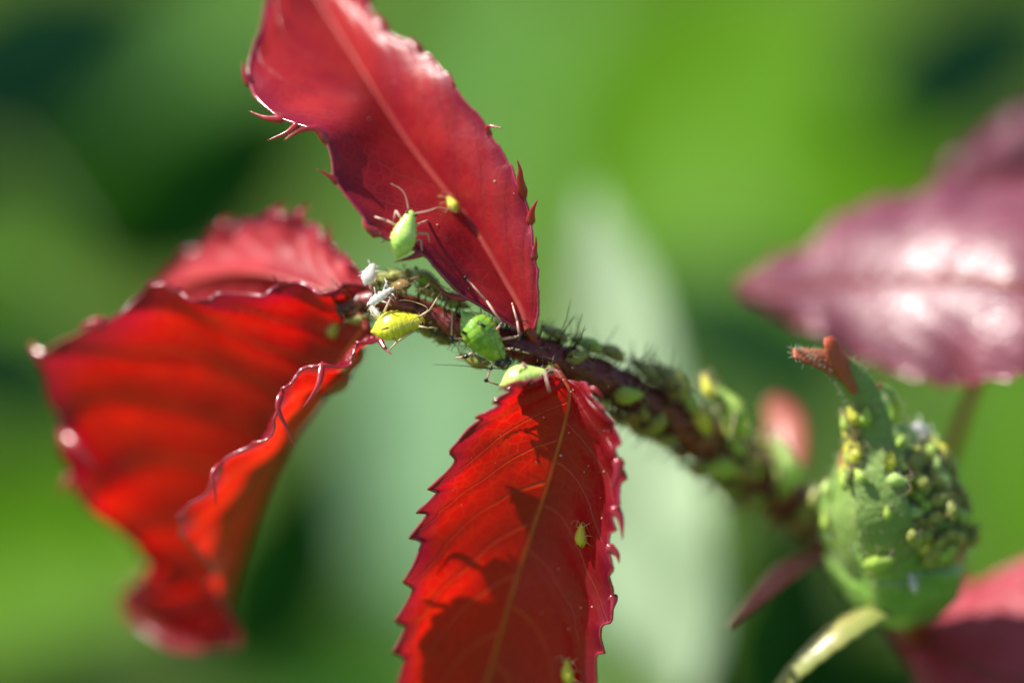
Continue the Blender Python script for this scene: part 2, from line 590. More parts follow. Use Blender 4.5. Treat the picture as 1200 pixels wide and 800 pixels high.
# bristles of the stem: too fine to count
g = Geo()
for k in range(820):
    i = rng.randrange(0, 246)
    c, r = stem_c[i], stem_r[i]
    t = norm(stem_c[i + 1] - stem_c[i])
    a = norm(np.cross(t, [0.3, 0.9, 0.1]))
    b = np.cross(t, a)
    th = rng.uniform(0, 2 * math.pi)
    q = a * math.cos(th) + b * math.sin(th)
    ln = rng.uniform(0.6, 1.7) * (1.15 if i > 100 else 0.65) * (1.1 if np.dot(q, UP) > 0.3 else 0.8)
    q2 = norm(q - t * rng.uniform(-0.15, 0.55) + np.array([rng.gauss(0, .15) for _ in range(3)]))
    p0 = c + q * r * 0.92
    g.tube([p0, p0 + q * ln * 0.5 + q2 * ln * 0.1, p0 + q * ln * 0.5 + q2 * ln * 0.6], [0.045, 0.028, 0.012], 4)
    if rng.random() < 0.35:
        e = p0 + q * ln * 0.5 + q2 * ln * 0.6
        g.tube([e - q2 * 0.03, e, e + q2 * 0.05], [0.012, 0.034, 0.008], 5)
br = link("bristles", g.mesh("bristles", [BRISTLE], BASE), stem_o)
tag(br, "fine dark bristles along the maroon stem", kind="stuff")


def build_leaf(key, rows, mat, nt_=150, nu=22, saw_n=9, saw_a=0.35, wave=0.10, quilt=0.05, seed=1, mid_r=(0.22, 0.06), mid_mat=None,
               margin_r=0.075, label=None, flip=1, mid_side=1.0, mid_start=0):
    """rows of (left edge, midrib, right edge, bulge left, bulge right); points are (pixel x, pixel y, depth mm)"""
    Lr = spline([P(*r[0]) for r in rows], nt_)
    Mr = spline([P(*r[1]) for r in rows], nt_)
    Rr = spline([P(*r[2]) for r in rows], nt_)
    bl = spline([r[3] for r in rows], nt_)[:, 0]
    brr = spline([r[4] for r in rows], nt_)[:, 0]
    rs = np.random.default_rng(seed)
    ph = rs.uniform(0, 6.28, 12)
    g = Geo()
    us = np.sin(np.linspace(-1, 1, 2 * nu + 1) * math.pi / 2)
    us = us * 0.6 + np.linspace(-1, 1, 2 * nu + 1) * 0.4
    vs, uv = [], []
    tm = np.gradient(Mr, axis=0)
    for i in range(nt_):
        t = i / (nt_ - 1)
        tt = norm(tm[i])
        # one normal for each half, and a common one for the margin
        nL = norm(np.cross(tt, Lr[i] - Mr[i])) * flip
        nR = norm(np.cross(Rr[i] - Mr[i], tt)) * flip
        for j, u in enumerate(us):
            a = abs(u)
            if u < 0:
                E, nn, bb = Lr[i] - Mr[i], nL, bl[i]
            else:
                E, nn, bb = Rr[i] - Mr[i], nR, brr[i]
            wd = np.linalg.norm(E)
            s_off = 0.23 * (1 if u > 0 else -1)
            p = Mr[i] + E * a + nn * (bb * 4 * a * (1 - a * 0.999) if wd > 0.3 else 0)
            # quilting between the side veins
            w = t * saw_n - 2.6 * a ** 1.25 + s_off
            fr = abs((w % 1.0) - 0.5) * 2
            env = min(1.0, wd / 2.0) * a * (1.15 - a * 0.6) * 2
            p = p + nn * (quilt * (1 - fr ** 3) * env)
            # wavy margin, stronger outwards
            wv = math.sin(t * 31 + ph[0] + (2 if u > 0 else 0)) + 0.6 * math.sin(t * 53 + ph[1] + (1 if u > 0 else 0)) \
                + 0.8 * math.sin(t * 13 + ph[2])
            p = p + nn * wave * wv * a ** 3 * min(1.0, wd / 1.5)
            # serration: saw teeth that lean to the tip
            if a > 0.7 and saw_a > 0:
                q = (t * saw_n * 1.6 + (0.3 if u > 0 else 0) + 0.25 * math.sin(t * 23 + ph[3])) % 1.0
                st = (q / 0.78 if q < 0.78 else (1 - q) / 0.22) ** 1.6
                k = ((a - 0.7) / 0.3) ** 2
                p = p + (norm(E) * st * saw_a + tt * st * saw_a * 0.55) * k * min(1.0, wd / 2.0)
            vs.append(p)
            uv.append([u * 0.5 + 0.5, t])
    n2 = len(us)
    fs = []
    for i in range(nt_ - 1):
        for j in range(n2 - 1):
            q = [i * n2 + j, i * n2 + j + 1, (i + 1) * n2 + j + 1, (i + 1) * n2 + j]
            fs.append(q)
    g.add(vs, fs)
    g.uv = uv
    o = link("leaf", g.mesh("leaf", [mat], BASE), SH)
    if label:
        o["label"] = label
    TREES[key] = bvh_of(g)
    va = np.array(vs).reshape(nt_, n2, 3)
    # rolled glossy margin
    for j in (0, n2 - 1):
        gm = Geo()
        gm.tube(va[:, j], margin_r * (0.8 + 0.4 * rs.random(nt_)), 6)
        link("margin", gm.mesh("margin", [MARGIN], BASE), o)
    gm = Geo()
    mm = va[mid_start:, nu]
    nm = np.array([norm(np.cross(va[i, nu + 1] - va[i, nu - 1], tm[i])) for i in range(mid_start, nt_)]) * flip
    gm.tube(mm + nm * 0.03 * mid_side, np.linspace(mid_r[0], mid_r[1], len(mm)), 8)
    link("midrib", gm.mesh("midrib", [mid_mat or MIDRIB], BASE), o)
    return o, va


def tooth(leaf, pts, r0=0.16, mat=None, va=None, wide=1.5):
    """a pointed tooth of the leaf margin, base to tip as (x, y, depth); its base is set on the margin"""
    w = PL(pts)
    n = len(pts)
    if va is not None:
        mg = np.vstack([va[:, 0], va[:, -1]])
        rel = mg - CAM
        z = rel @ FWD
        qx, qy = (rel @ RIGHT) / z / K + 600, 400 - (rel @ UP) / z / K
        k = int(np.argmin((qx - pts[0][0]) ** 2 + (qy - pts[0][1]) ** 2))
        off = mg[k] - w[0]
        od = FWD * np.dot(off, FWD)
        for i in range(n):
            w[i] = w[i] + od + (off - od) * (1 - i / (n - 1)) ** 1.2
    r0 = r0 * wide
    g = Geo()
    c = spline(w, 16)
    q = np.linspace(0, 1, 16)
    rad = r0 * np.minimum(1.0, 0.35 + q * 5.0) * (1 - 0.93 * q ** 0.8)
    c = c - norm(c[1] - c[0]) * 0.12 * (1 - q[:, None]) ** 3
    g.tube(c, rad, 8, oval=(FWD, 0.45))
    return link("tooth", g.mesh("tooth", [mat or TOOTH], BASE), leaf)


# ---- upper leaf
U_ROWS = [
    ((612, 392, 0.7), (618, 388, 0.9), (626, 386, 0.7), 0, 0),
    ((590, 375, 0.1), (612, 364, 1.2), (630, 355, 0.5), 0.05, 0.1),
    ((552, 352, -0.2), (592, 328, 1.7), (630, 318, 0.5), 0.15, 0.25),
    ((520, 330, -0.5), (570, 290, 2.2), (624, 276, 0.6), 0.2, 0.35),
    ((494, 296, -1.0), (545, 252, 2.8), (614, 232, 0.8), 0.2, 0.4),
    ((450, 278, -1.6), (520, 220, 3.3), (598, 196, 1.1), 0.2, 0.4),
    ((427, 258, -1.7), (496, 190, 3.9), (574, 160, 1.6), 0.2, 0.4),
    ((398, 210, -1.5), (470, 154, 4.6), (549, 124, 2.3), 0.25, 0.4),
    ((374, 160, -0.9), (444, 114, 5.4), (520, 84, 3.3), 0.25, 0.4),
    ((318, 134, 1.0), (420, 74, 6.4), (488, 56, 4.5), 0.35, 0.35),
    ((292, 90, 3.0), (396, 36, 7.5), (452, 36, 5.8), 0.4, 0.3),
    ((304, 40, 5.0), (374, 0, 8.6), (428, 2, 7.2), 0.3, 0.3),
    ((320, -20, 7.2), (356, -34, 9.6), (404, -40, 8.6), 0.2, 0.2),
    ((334, -90, 9.6), (338, -80, 10.2), (360, -90, 10.0), 0, 0),
]
up_o, up_v = build_leaf("upper", U_ROWS, UPPER_LEAF, seed=3, saw_a=0.12, wave=0.09, mid_r=(0.30, 0.10), mid_mat=MIDRIB_PALE, mid_side=-1.5,
                        label="crimson leaf folded along its midrib, rising from the stem")
for pts, r in [
    ([(566, 162, 1.2), (566, 151, 1.1), (573, 148, 0.9), (590, 150, 0.5)], .13),
    ([(608, 232, 0.6), (606, 212, 0.3), (608, 200, 0.1), (606, 187, 0.0)], .22),
    ([(616, 264, 0.4), (619, 252, 0.2), (624, 243, 0.0), (630, 234, -0.1)], .20),
    ([(623, 306, 0.3), (624, 295, 0.2), (627, 287, 0.1), (628, 276, 0.0)], .17),
    ([(527, 104, 1.8), (528, 96, 1.7), (527, 82, 1.6)], .10),
    ([(492, 62, 3.0), (488, 52, 2.9), (478, 40, 2.9)], .18),
    ([(450, 36, 4.4), (447, 24, 4.4), (440, 12, 4.4)], .22),
    ([(432, 8, 5.6), (428, -6, 5.6), (420, -16, 5.6)], .22),
    ([(398, 214, -0.2), (388, 207, -0.3), (373, 200, -0.4)], .16),
    ([(382, 166, 0.0), (370, 150, -0.1), (352, 154, -0.2), (334, 166, -0.3)], .20),
    ([(346, 150, 1.0), (336, 158, 1.0), (315, 166, 1.1)], .17),
    ([(330, 146, 1.6), (312, 142, 1.8), (294, 132, 2.2)], .18),
    ([(494, 292, -0.2), (482, 300, -0.5), (462, 307, -0.8)], .17),
    ([(545, 357, 0.1), (526, 350, -0.1), (506, 331, -0.2)], .14),
    ([(440, 276, -0.6), (430, 268, -0.8), (425, 258, -0.7)], .22),
    ([(296, 96, 4.0), (289, 88, 4.0), (286, 74, 4.2)], .2),
]:
    tooth(up_o, pts, r, va=up_v)

# ---- front leaf, hanging towards the camera
F_ROWS = [
    ((648, 440, -1.0), (660, 444, -0.4), (676, 446, -0.7), 0, 0),
    ((620, 446, -1.9), (668, 462, -0.4), (690, 456, -2.0), 0.15, 0.05),
    ((592, 464, -1.9), (662, 496, 0.0), (704, 478, -2.9), 0.25, 0.2),
    ((562, 500, -1.3), (652, 534, 0.8), (716, 508, -2.9), 0.3, 0.4),
    ((532, 546, -0.5), (640, 574, 1.7), (722, 542, -2.6), 0.35, 0.5),
    ((508, 590, 0.3), (626, 616, 2.7), (716, 590, -2.2), 0.35, 0.55),
    ((494, 640, 1.2), (610, 664, 3.5), (714, 640, -1.4), 0.35, 0.55),
    ((484, 690, 2.0), (594, 716, 4.2), (712, 700, -0.7), 0.35, 0.55),
    ((476, 750, 3.1), (578, 772, 5.4), (700, 756, 0.7), 0.3, 0.5),
    ((478, 820, 4.7), (560, 836, 6.8), (676, 826, 2.7), 0.3, 0.4),
    ((486, 900, 6.9), (544, 910, 8.7), (630, 900, 6.1), 0.2, 0.2),
    ((520, 985, 9.9), (526, 990, 10.3), (545, 985, 10.0), 0, 0),
]
fr_o, fr_v = build_leaf("front", F_ROWS, RED_LEAF, seed=5, saw_a=0.62, wave=0.17, quilt=0.12, mid_r=(0.13, 0.10), mid_side=0.6,
                        label="glowing scarlet leaf hanging below the stem, orange midrib")
for pts, r in [
    ([(612, 452, -1.2), (598, 452, -1.6), (582, 457, -1.8)], .17),
    ([(690, 458, -0.4), (697, 455, -0.8), (706, 466, -1.0)], .15),
    ([(722, 540, -1.9), (722, 556, -2.1), (714, 574, -2.2)], .26),
    ([(716, 590, -2.7), (726, 606, -2.9), (730, 632, -3.0)], .26),
    ([(714, 640, -3.7), (724, 650, -3.8), (727, 662, -3.9)], .22),
    ([(548, 520, -2.1), (538, 520, -2.2), (530, 528, -2.2)], .22),
    ([(524, 560, -2.8), (510, 560, -2.9), (498, 574, -3.0)], .22),
    ([(506, 596, -3.4), (494, 598, -3.5), (486, 612, -3.6)], .24),
    ([(494, 640, -4.2), (486, 648, -4.3), (482, 664, -4.4)], .24),
    ([(484, 694, -5.3), (474, 696, -5.4), (466, 712, -5.5)], .24),
    ([(478, 742, -6.2), (472, 748, -6.3), (464, 764, -6.4)], .24),
    ([(712, 700, -4.6), (718, 708, -4.7), (718, 726, -4.8)], .24),
]:
    if pts[0][0] > 560:      # the left margin shows only its saw teeth
        tooth(fr_o, pts, r, va=fr_v)
g = Geo()
g.tube(PL([(644, 420, 2.0), (650, 432, 1.2), (662, 448, 0.7)]), [0.34, 0.28, 0.2], 8, smooth_n=8)
link("petiole", g.mesh("petiole", [PETIOLE], BASE), SH)
g = Geo()
g.tube(PL([(640, 418, 2.2), (628, 402, 1.4), (616, 380, 1.0)]), [0.36, 0.32, 0.28], 8, smooth_n=8)
link("petiole", g.mesh("petiole", [PETIOLE], BASE), SH)

def specks(leaf, va, n, seed):
    """pale grains lying on a leaf"""
    rs = random.Random(seed)
    g = Geo()
    for k in range(n):
        i, j = rs.randrange(8, 120), rs.randrange(4, va.shape[1] - 4)
        p = va[i, j]
        nn = norm(np.cross(va[i, j + 1] - va[i, j - 1], va[i + 1, j] - va[i - 1, j]))
        if np.dot(nn, FWD) > 0:
            nn = -nn
        r = rs.uniform(0.02, 0.05) * (1.8 if rs.random() < 0.12 else 1)
        v, f = [], []
        for a in range(4):
            for b in range(6):
                ph, th = math.pi * (a + 0.02) / 3.04, 2 * math.pi * b / 6
                v.append(p + nn * 0.02 + r * np.array([math.sin(ph) * math.cos(th) * rs.uniform(.8, 1.2), math.sin(ph) * math.sin(th), math.cos(ph)]))
        f = [[a * 6 + b, (a + 1) * 6 + b, (a + 1) * 6 + (b + 1) % 6, a * 6 + (b + 1) % 6] for a in range(3) for b in range(6)]
        g.add(v, f)
    o = link("specks", g.mesh("specks", [SPECK], BASE), leaf)
    tag(o, "pale grains of dust on the leaf", kind="stuff")


SPECK = skin_mat("pale grain", (0.75, 0.6, 0.5), (0.85, 0.78, 0.7), rough=0.4, trans=0.2)
specks(fr_o, fr_v, 34, 3)
specks(up_o, up_v, 9, 4)

# ---- big folded leaf on the left: far half, keel, near half with a curled rim
L_ROWS = [
    ((430, 352, 1.8), (428, 384, 2.8), (434, 392, 1.2), 0, 0),
    ((380, 340, 2.0), (398, 430, 5.0), (404, 410, 1.2), 0.3, -0.05),
    ((330, 344, 2.6), (372, 474, 7.0), (366, 432, 1.2), 0.5, -0.1),
    ((262, 350, 3.4), (346, 508, 9.0), (330, 462, 1.3), 0.6, -0.15),
    ((190, 348, 4.6), (324, 546, 11.0), (296, 506, 1.9), 0.7, -0.2),
    ((120, 388, 6.4), (304, 588, 12.8), (252, 544, 2.9), 0.7, -0.2),
    ((52, 424, 8.6), (288, 630, 14.4), (212, 582, 4.4), 0.7, -0.2),
    ((74, 510, 10.4), (276, 666, 15.4), (216, 622, 5.4), 0.5, -0.2),
    ((96, 580, 12.0), (266, 700, 16.0), (240, 660, 8.2), 0.4, -0.1),
    ((172, 652, 13.4), (258, 730, 16.2), (250, 690, 11.0), 0.3, 0.0),
    ((168, 684, 14.6), (220, 748, 16.2), (276, 744, 13.4), 0.1, 0.0),
    ((138, 706, 15.8), (144, 716, 16.0), (150, 726, 16.0), 0, 0),
]
lf_o, lf_v = build_leaf("left", L_ROWS, RED_LEAF, seed=8, saw_a=0.42, wave=0.36, mid_r=(0.22, 0.10), quilt=0.42, mid_side=-1.0,
                        label="large folded red leaf with a curled near rim and drooping tip")
for pts, r in [
    ([(437, 378, 1.0), (444, 394, 0.6), (452, 406, 0.3), (459, 415, 0.1)], .13),
    ([(376, 424, 0.3), (372, 450, -0.2), (360, 470, -0.3), (354, 478, -0.3)], .16),
    ([(332, 462, 0.2), (326, 480, -0.2), (334, 500, -0.2), (343, 524, -0.1)], .16),
    ([(258, 540, 1.6), (246, 556, 1.2), (250, 574, 1.2), (252, 594, 1.3)], .14),
    ([(204, 348, 7.6), (196, 338, 7.6), (184, 336, 7.8)], .25),
    ([(74, 510, 11.0), (92, 524, 10.0), (106, 540, 9.8), (118, 552, 9.8)], .34),
    ([(336, 344, 4.6), (328, 336, 4.4), (322, 322, 4.4)], .16),
    ([(60, 424, 11.8), (50, 414, 12.0), (44, 400, 12.2)], .3),
    ([(96, 560, 12.8), (84, 566, 12.9), (74, 580, 13)], .3),
    ([(122, 390, 10), (112, 384, 10), (100, 384, 10.2)], .3),
]:
    tooth(lf_o, pts, r, va=lf_v)

# ---- the leaf behind it, lit from above
B_ROWS = [
    ((438, 338, 3.2), (430, 352, 3.6), (428, 360, 3.4), 0, 0),
    ((412, 312, 4.4), (392, 346, 4.6), (392, 380, 4.6), 0.2, 0.2),
    ((384, 288, 5.8), (350, 332, 5.8), (352, 390, 5.8), 0.4, 0.3),
    ((360, 262, 7.2), (310, 322, 7.2), (310, 396, 7.4), 0.5, 0.4),
    ((316, 258, 9.0), (272, 320, 8.8), (272, 404, 9.0), 0.5, 0.4),
    ((264, 268, 10.8), (236, 326, 10.4), (230, 410, 10.6), 0.5, 0.4),
    ((216, 296, 12.4), (204, 336, 12.2), (200, 410, 12.2), 0.3, 0.3),
    ((178, 346, 14.0), (176, 352, 14.0), (176, 360, 14.0), 0, 0),
]
bk_o, bk_v = build_leaf("back", B_ROWS, ROSY_LEAF, seed=11, saw_a=0.35, wave=0.2, quilt=0.12, mid_r=(0.18, 0.08), mid_mat=MIDRIB_PALE,
                        label="rosy crimson leaf behind the large folded red leaf")
for pts, r in [
    ([(386, 290, 5.6), (385, 276, 5.5), (386, 260, 5.5)], .17),
    ([(350, 262, 7.4), (352, 250, 7.4), (362, 240, 7.6)], .3),
    ([(318, 258, 9), (326, 248, 9), (336, 240, 9)], .3),
    ([(262, 270, 10.8), (262, 262, 10.8), (272, 254, 10.9)], .3),
    ([(412, 314, 4.4), (410, 306, 4.4), (404, 302, 4.4)], .14),
]:
    tooth(bk_o, pts, r, va=bk_v)
for pts in ([(404, 362, 3.0), (420, 356, 3.0), (434, 350, 3.2)], [(410, 362, 2.8), (424, 372, 2.4), (432, 388, 2.0)]):
    g = Geo()
    g.tube(PL(pts), [0.4, 0.3, 0.2], 8, smooth_n=8)
    link("petiole", g.mesh("petiole", [PETIOLE], BASE), SH)

# ---- maroon leaf on the right, the one behind it and the one below
R_ROWS = [
    ((862, 330, 16.0), (862, 336, 16.0), (866, 344, 16.0), 0, 0),
    ((906, 304, 17.0), (904, 340, 15.6), (908, 364, 15.2), 0.2, 0.2),
    ((962, 274, 18.4), (956, 336, 15.4), (960, 392, 14.4), 0.5, 0.3),
    ((1024, 242, 19.4), (1012, 330, 15.0), (1016, 420, 13.4), 0.8, 0.4),
    ((1086, 226, 19.4), (1070, 328, 14.0), (1074, 442, 12.0), 0.9, 0.5),
    ((1144, 214, 18.4), (1128, 330, 12.2), (1128, 444, 10.0), 0.9, 0.5),
    ((1200, 222, 16.6), (1186, 336, 10.4), (1180, 440, 8.4), 0.8, 0.5),
    ((1256, 244, 15.4), (1244, 344, 10.0), (1230, 424, 8.0), 0.7, 0.4),
    ((1310, 280, 15.0), (1300, 352, 11.4), (1284, 410, 9.6), 0.4, 0.3),
    ((1360, 340, 14.6), (1356, 354, 14.6), (1350, 370, 14.6), 0, 0),
]
rt_o, rt_v = build_leaf("right", R_ROWS[::-1] if False else R_ROWS, MAROON_LEAF, seed=17, saw_a=0.3, wave=0.3, quilt=0.05, mid_r=(0.08, 0.22),
                        mid_mat=PETIOLE, label="glossy maroon leaf behind the bud, sky sheen on its skin")
R2_ROWS = [
    ((1090, 210, 26.0), (1092, 218, 26.0), (1096, 226, 26.0), 0, 0),
    ((1140, 170, 27.0), (1140, 212, 26.0), (1140, 250, 26.0), 0.3, 0.3),
    ((1200, 132, 28.0), (1196, 204, 26.5), (1190, 270, 26.0), 0.5, 0.5),
    ((1260, 110, 29.0), (1252, 200, 27.0), (1240, 280, 26.0), 0.5, 0.5),
    ((1320, 120, 29.0), (1312, 204, 27.4), (1300, 270, 27.0), 0.4, 0.4),
    ((1390, 210, 28.0), (1390, 216, 28.0), (1388, 222, 28.0), 0, 0),
]
build_leaf("right2", R2_ROWS, MAROON_LEAF, seed=19, saw_a=0.3, wave=0.2, quilt=0.12, mid_r=(0.1, 0.2), mid_mat=PETIOLE,
           label="dusky maroon leaf farther back, above the glossy one")
D_ROWS = [
    ((1036, 720, 13.6), (1036, 728, 13.4), (1040, 736, 13.2), 0, 0),
    ((1080, 690, 14.4), (1076, 748, 12.0), (1070, 786, 11.4), 0.2, 0.1),
    ((1124, 690, 14.6), (1116, 770, 10.8), (1090, 830, 9.6), 0.4, 0.2),
    ((1170, 672, 14.6), (1164, 790, 9.8), (1130, 880, 8.0), 0.6, 0.2),
    ((1220, 658, 14.4), (1220, 800, 9.0), (1190, 910, 7.0), 0.6, 0.3),
    ((1280, 660, 14.0), (1280, 800, 8.6), (1260, 910, 7.0), 0.5, 0.3),
    ((1340, 700, 13.0), (1340, 800, 9.4), (1330, 880, 8.0), 0.3, 0.3),
    ((1410, 790, 12.0), (1410, 800, 12.0), (1408, 806, 12.0), 0, 0),
]
build_leaf("low", D_ROWS, GLOSS_LEAF, seed=23, saw_a=0.3, wave=0.15, quilt=0.14, mid_r=(0.1, 0.25), mid_mat=PETIOLE,
           label="rosy red leaf below the bud with pale sheen")
for pts, r in (([(1150, 440, 11.0), (1128, 490, 15.0), (1104, 560, 16.5), (1080, 640, 16), (1070, 720, 15.6)], [0.34, 0.36, 0.4, 0.45, 0.5]),
               ([(1040, 728, 13.0), (1060, 720, 14.5), (1080, 738, 15.8)], [0.3, 0.4, 0.5]),
               ([(1388, 218, 28.0), (1380, 420, 28), (1300, 700, 25.0), (1180, 900, 20.5)], [0.4, 0.5, 0.7, 0.9])):
    g = Geo()
    g.tube(PL(pts), r, 8, smooth_n=16)
    link("petiole", g.mesh("petiole", [PETIOLE], BASE), SH)

# ------------------------------------------------------------------ flower bud
BUDG = skin_mat("bud green", (0.13, 0.30, 0.04), (0.24, 0.42, 0.09), rough=0.30, sss=0.3, sss_r=0.8, coat=0.9, scale=600.0, bump=0.10,
                spot=(0.06, 0.15, 0.02))
BUDP = skin_mat("bud pale", (0.34, 0.42, 0.10), (0.50, 0.46, 0.16), rough=0.35, coat=0.2, scale=300.0, trans=0.35)


def sepal_mat():
    m, nt, N, L = new_mat("sepal green to red")
    out = N.new("ShaderNodeOutputMaterial")
    uv = N.new("ShaderNodeUVMap")
    sep = N.new("ShaderNodeSeparateXYZ")
    L.new(uv.outputs[0], sep.inputs[0])
    tc = N.new("ShaderNodeTexCoord")
    n1 = noise(N, L, 500.0, 4.0, vec=tc.outputs["Object"])
    n2 = noise(N, L, 2500.0, 3.0, vec=tc.outputs["Object"])
    c = mix_col(N, L, n1, (0.17, 0.34, 0.05), (0.40, 0.54, 0.17))
    f = math_node(N, L, 'ADD', sep.outputs[1], math_node(N, L, 'MULTIPLY', math_node(N, L, 'SUBTRACT', n1, 0.5), 0.35))
    c = mix_col(N, L, map_range(N, L, f, 0.60, 0.82, 0.0, 1.0, True), c, (0.60, 0.12, 0.05))
    bp = N.new("ShaderNodeBump")
    bp.inputs["Distance"].default_value = 0.00016
    bp.inputs["Strength"].default_value = 0.7
    L.new(math_node(N, L, 'ADD', n1, n2), bp.inputs["Height"])
    pr = N.new("ShaderNodeBsdfPrincipled")
    pr.inputs["Roughness"].default_value = 0.42
    L.new(c, pr.inputs["Base Color"])
    L.new(bp.outputs[0], pr.inputs["Normal"])
    tr = N.new("ShaderNodeBsdfTranslucent")
    L.new(c, tr.inputs["Color"])
    mx = N.new("ShaderNodeMixShader")
    mx.inputs[0].default_value = 0.25
    L.new(pr.outputs[0], mx.inputs[1])
    L.new(tr.outputs[0], mx.inputs[2])
    L.new(mx.outputs[0], out.inputs[0])
    return m


SEPAL = sepal_mat()
# hip and closed calyx, turned about an axis that leans away at the foot
ax_pts = spline(PL([(1062, 718, 9.5), (1060, 702, 8.9), (1058, 682, 8.4), (1056, 660, 8.0), (1054, 642, 7.7), (1052, 622, 7.3), (1048, 590, 6.9), (1044, 556, 6.4), (1036, 520, 5.8), (1026, 480, 5.2), (1014, 452, 4.8)]), 60)
ax_r = spline([0.8, 2.3, 3.2, 3.5, 3.4, 3.55, 3.55, 2.95, 2.0, 1.0, 0.25], 60)[:, 0]
g = Geo()
seg = 40
vs = []
for i in range(60):
    t = norm(ax_pts[min(i + 1, 59)] - ax_pts[max(i - 1, 0)])
    a = norm(np.cross(t, FWD))
    b = np.cross(t, a)
    for k in range(seg):
        th = 2 * math.pi * k / seg
        s_ = i / 59
        lob = 1 + (0.075 * math.cos(5 * th + 0.6) + 0.03 * math.cos(11 * th + s_ * 3)) * min(1, s_ * 2.5) + 0.02 * math.sin(7 * th + i * 0.9) + 0.012 * math.sin(3 * th + i * .4)
        vs.append(ax_pts[i] + (a * math.cos(th) + b * math.sin(th)) * ax_r[i] * lob)
fs = [[i * seg + k, i * seg + (k + 1) % seg, (i + 1) * seg + (k + 1) % seg, (i + 1) * seg + k] for i in range(59) for k in range(seg)]
fs += [[k for k in range(seg)][::-1], [59 * seg + k for k in range(seg)]]
g.add(vs, fs)
bud_o = link("flower_bud", g.mesh("flower_bud", [BUDG], BASE), SH)
bud_o["label"] = "plump green rose bud crowded with small aphids"
TREES["bud"] = bvh_of(g)
g = Geo()
g.tube([ax_pts[1], P(1072, 735, 11.5), P(1082, 750, 15.0)], [0.9, 0.9, 1.0], 12, smooth_n=12)
link("pedicel", g.mesh("pedicel", [PETIOLE], BASE), SH)


def blade(path, widths, nrm, name, mat, parent, cup=0.25, nu=9, n=34, rough_edge=0.06, thick=0.12, key=None):
    """a narrow leafy blade with thickness, along a path of world points"""
    c = spline(path, n)
    w = spline(widths, n)[:, 0]
    nn = spline(nrm, n)
    tg = np.gradient(c, axis=0)
    g = Geo()
    top, uv = [], []
    for i in range(n):
        t = norm(tg[i])
        side = norm(np.cross(t, nn[i]))
        no = norm(np.cross(side, t))
        for j in range(nu):
            u = j / (nu - 1) * 2 - 1
            ww = w[i] * (1 + rough_edge * math.sin(i * 2.1 + (1 if u > 0 else 0)))
            top.append(c[i] + side * u * ww - no * (u * u * ww * cup) + no * 0.05 * (1 - abs(u)))
            uv.append([u * .5 + .5, i / (n - 1)])
    m = len(top)
    bot = []
    for i in range(n):
        t = norm(tg[i])
        side = norm(np.cross(t, nn[i]))
        no = norm(np.cross(side, t))
        for j in range(nu):
            u = j / (nu - 1) * 2 - 1
            bot.append(np.asarray(top[i * nu + j]) - no * thick * (1.0 - 0.7 * u * u))
    fs = []
    for i in range(n - 1):
        for j in range(nu - 1):
            q = [i * nu + j, i * nu + j + 1, (i + 1) * nu + j + 1, (i + 1) * nu + j]
            fs.append(q)
            fs.append([m + x for x in q[::-1]])
        for j in (0, nu - 1):
            q = [i * nu + j, (i + 1) * nu + j, m + (i + 1) * nu + j, m + i * nu + j]
            fs.append(q if j == 0 else q[::-1])
    for i in (0, n - 1):
        for j in range(nu - 1):
            q = [i * nu + j, i * nu + j + 1, m + i * nu + j + 1, m + i * nu + j]
            fs.append(q)
    g.add(top + bot, fs)
    g.uv = uv + uv
    if key:
        TREES[key] = bvh_of(g)
    return link(name, g.mesh(name, [mat], BASE), parent), g


fn = [V(-0.1, 0.2, -1)]
# front sepal clasping the bud and running up into the red forked tip
s1, s1g = blade(PL([(1046, 684, 5.2), (1040, 650, 3.7), (1033, 605, 2.8), (1028, 560, 2.9), (1026, 520, 3.4), (1018, 480, 3.2), (1004, 450, 2.8), (988, 432, 2.4), (966, 421, 1.9), (946, 416, 1.5), (930, 413, 1.3)]),
                [0.5, 1.2, 1.45, 1.3, 1.0, 0.85, 0.78, 0.72, 0.56, 0.46, 0.30], [V(-0.1, 0.25, -1), V(-0.2, 0.3, -1), V(-0.3, 0.6, -0.8)], "sepal", SEPAL, bud_o, key="sepal", cup=0.12, thick=0.2)
s1["label"] = "green hairy sepal ending in a forked red tip"
blade(PL([(1006, 458, 2.9), (994, 436, 2.4), (982, 416, 2.0), (976, 402, 1.9), (972, 394, 2.0)]), [0.35, 0.55, 0.58, 0.48, 0.3],
      [V(0.5, 0.3, -0.8)], "sepal_lobe", SEPAL, s1, key=None)
# the tips of the UV of the lobe are red as well
lob = bpy.data.objects[[o.name for o in bpy.data.objects if o.name.startswith("sepal_lobe")][-1]]
for d_ in lob.data.uv_layers[0].data:
    d_.uv[1] = 0.80 + d_.uv[1] * 0.2
# left and right sepals, small green hook on the right
s2, s2g = blade(PL([(1000, 690, 7.2), (986, 650, 5.6), (982, 605, 4.9), (990, 560, 4.8), (998, 525, 4.6), (1006, 495, 4.2)]), [0.5, 1.2, 1.4, 1.1, 0.75, 0.25],
                [V(-0.8, 0.1, -0.6)], "sepal", SEPAL, bud_o, key="sepal2")
s3, s3g = blade(PL([(1092, 692, 7.0), (1104, 650, 5.9), (1102, 602, 5.1), (1086, 560, 5.0), (1066, 520, 4.8), (1046, 490, 4.4)]), [0.5, 1.3, 1.5, 1.3, 0.85, 0.3],
                [V(0.75, 0.1, -0.65)], "sepal", SEPAL, bud_o, key="sepal3")
s4, _ = blade(PL([(1046, 512, 4.6), (1050, 494, 4.2), (1051, 476, 4.0), (1046, 462, 3.8), (1038, 454, 3.7), (1031, 451, 3.7)]),
              [0.35, 0.34, 0.30, 0.24, 0.18, 0.08], [V(0.2, 0.2, -1)], "sepal", BUDG, bud_o, rough_edge=0.02)
s4["label"] = "small bright green hooked sepal with a red tip"
g = Geo()
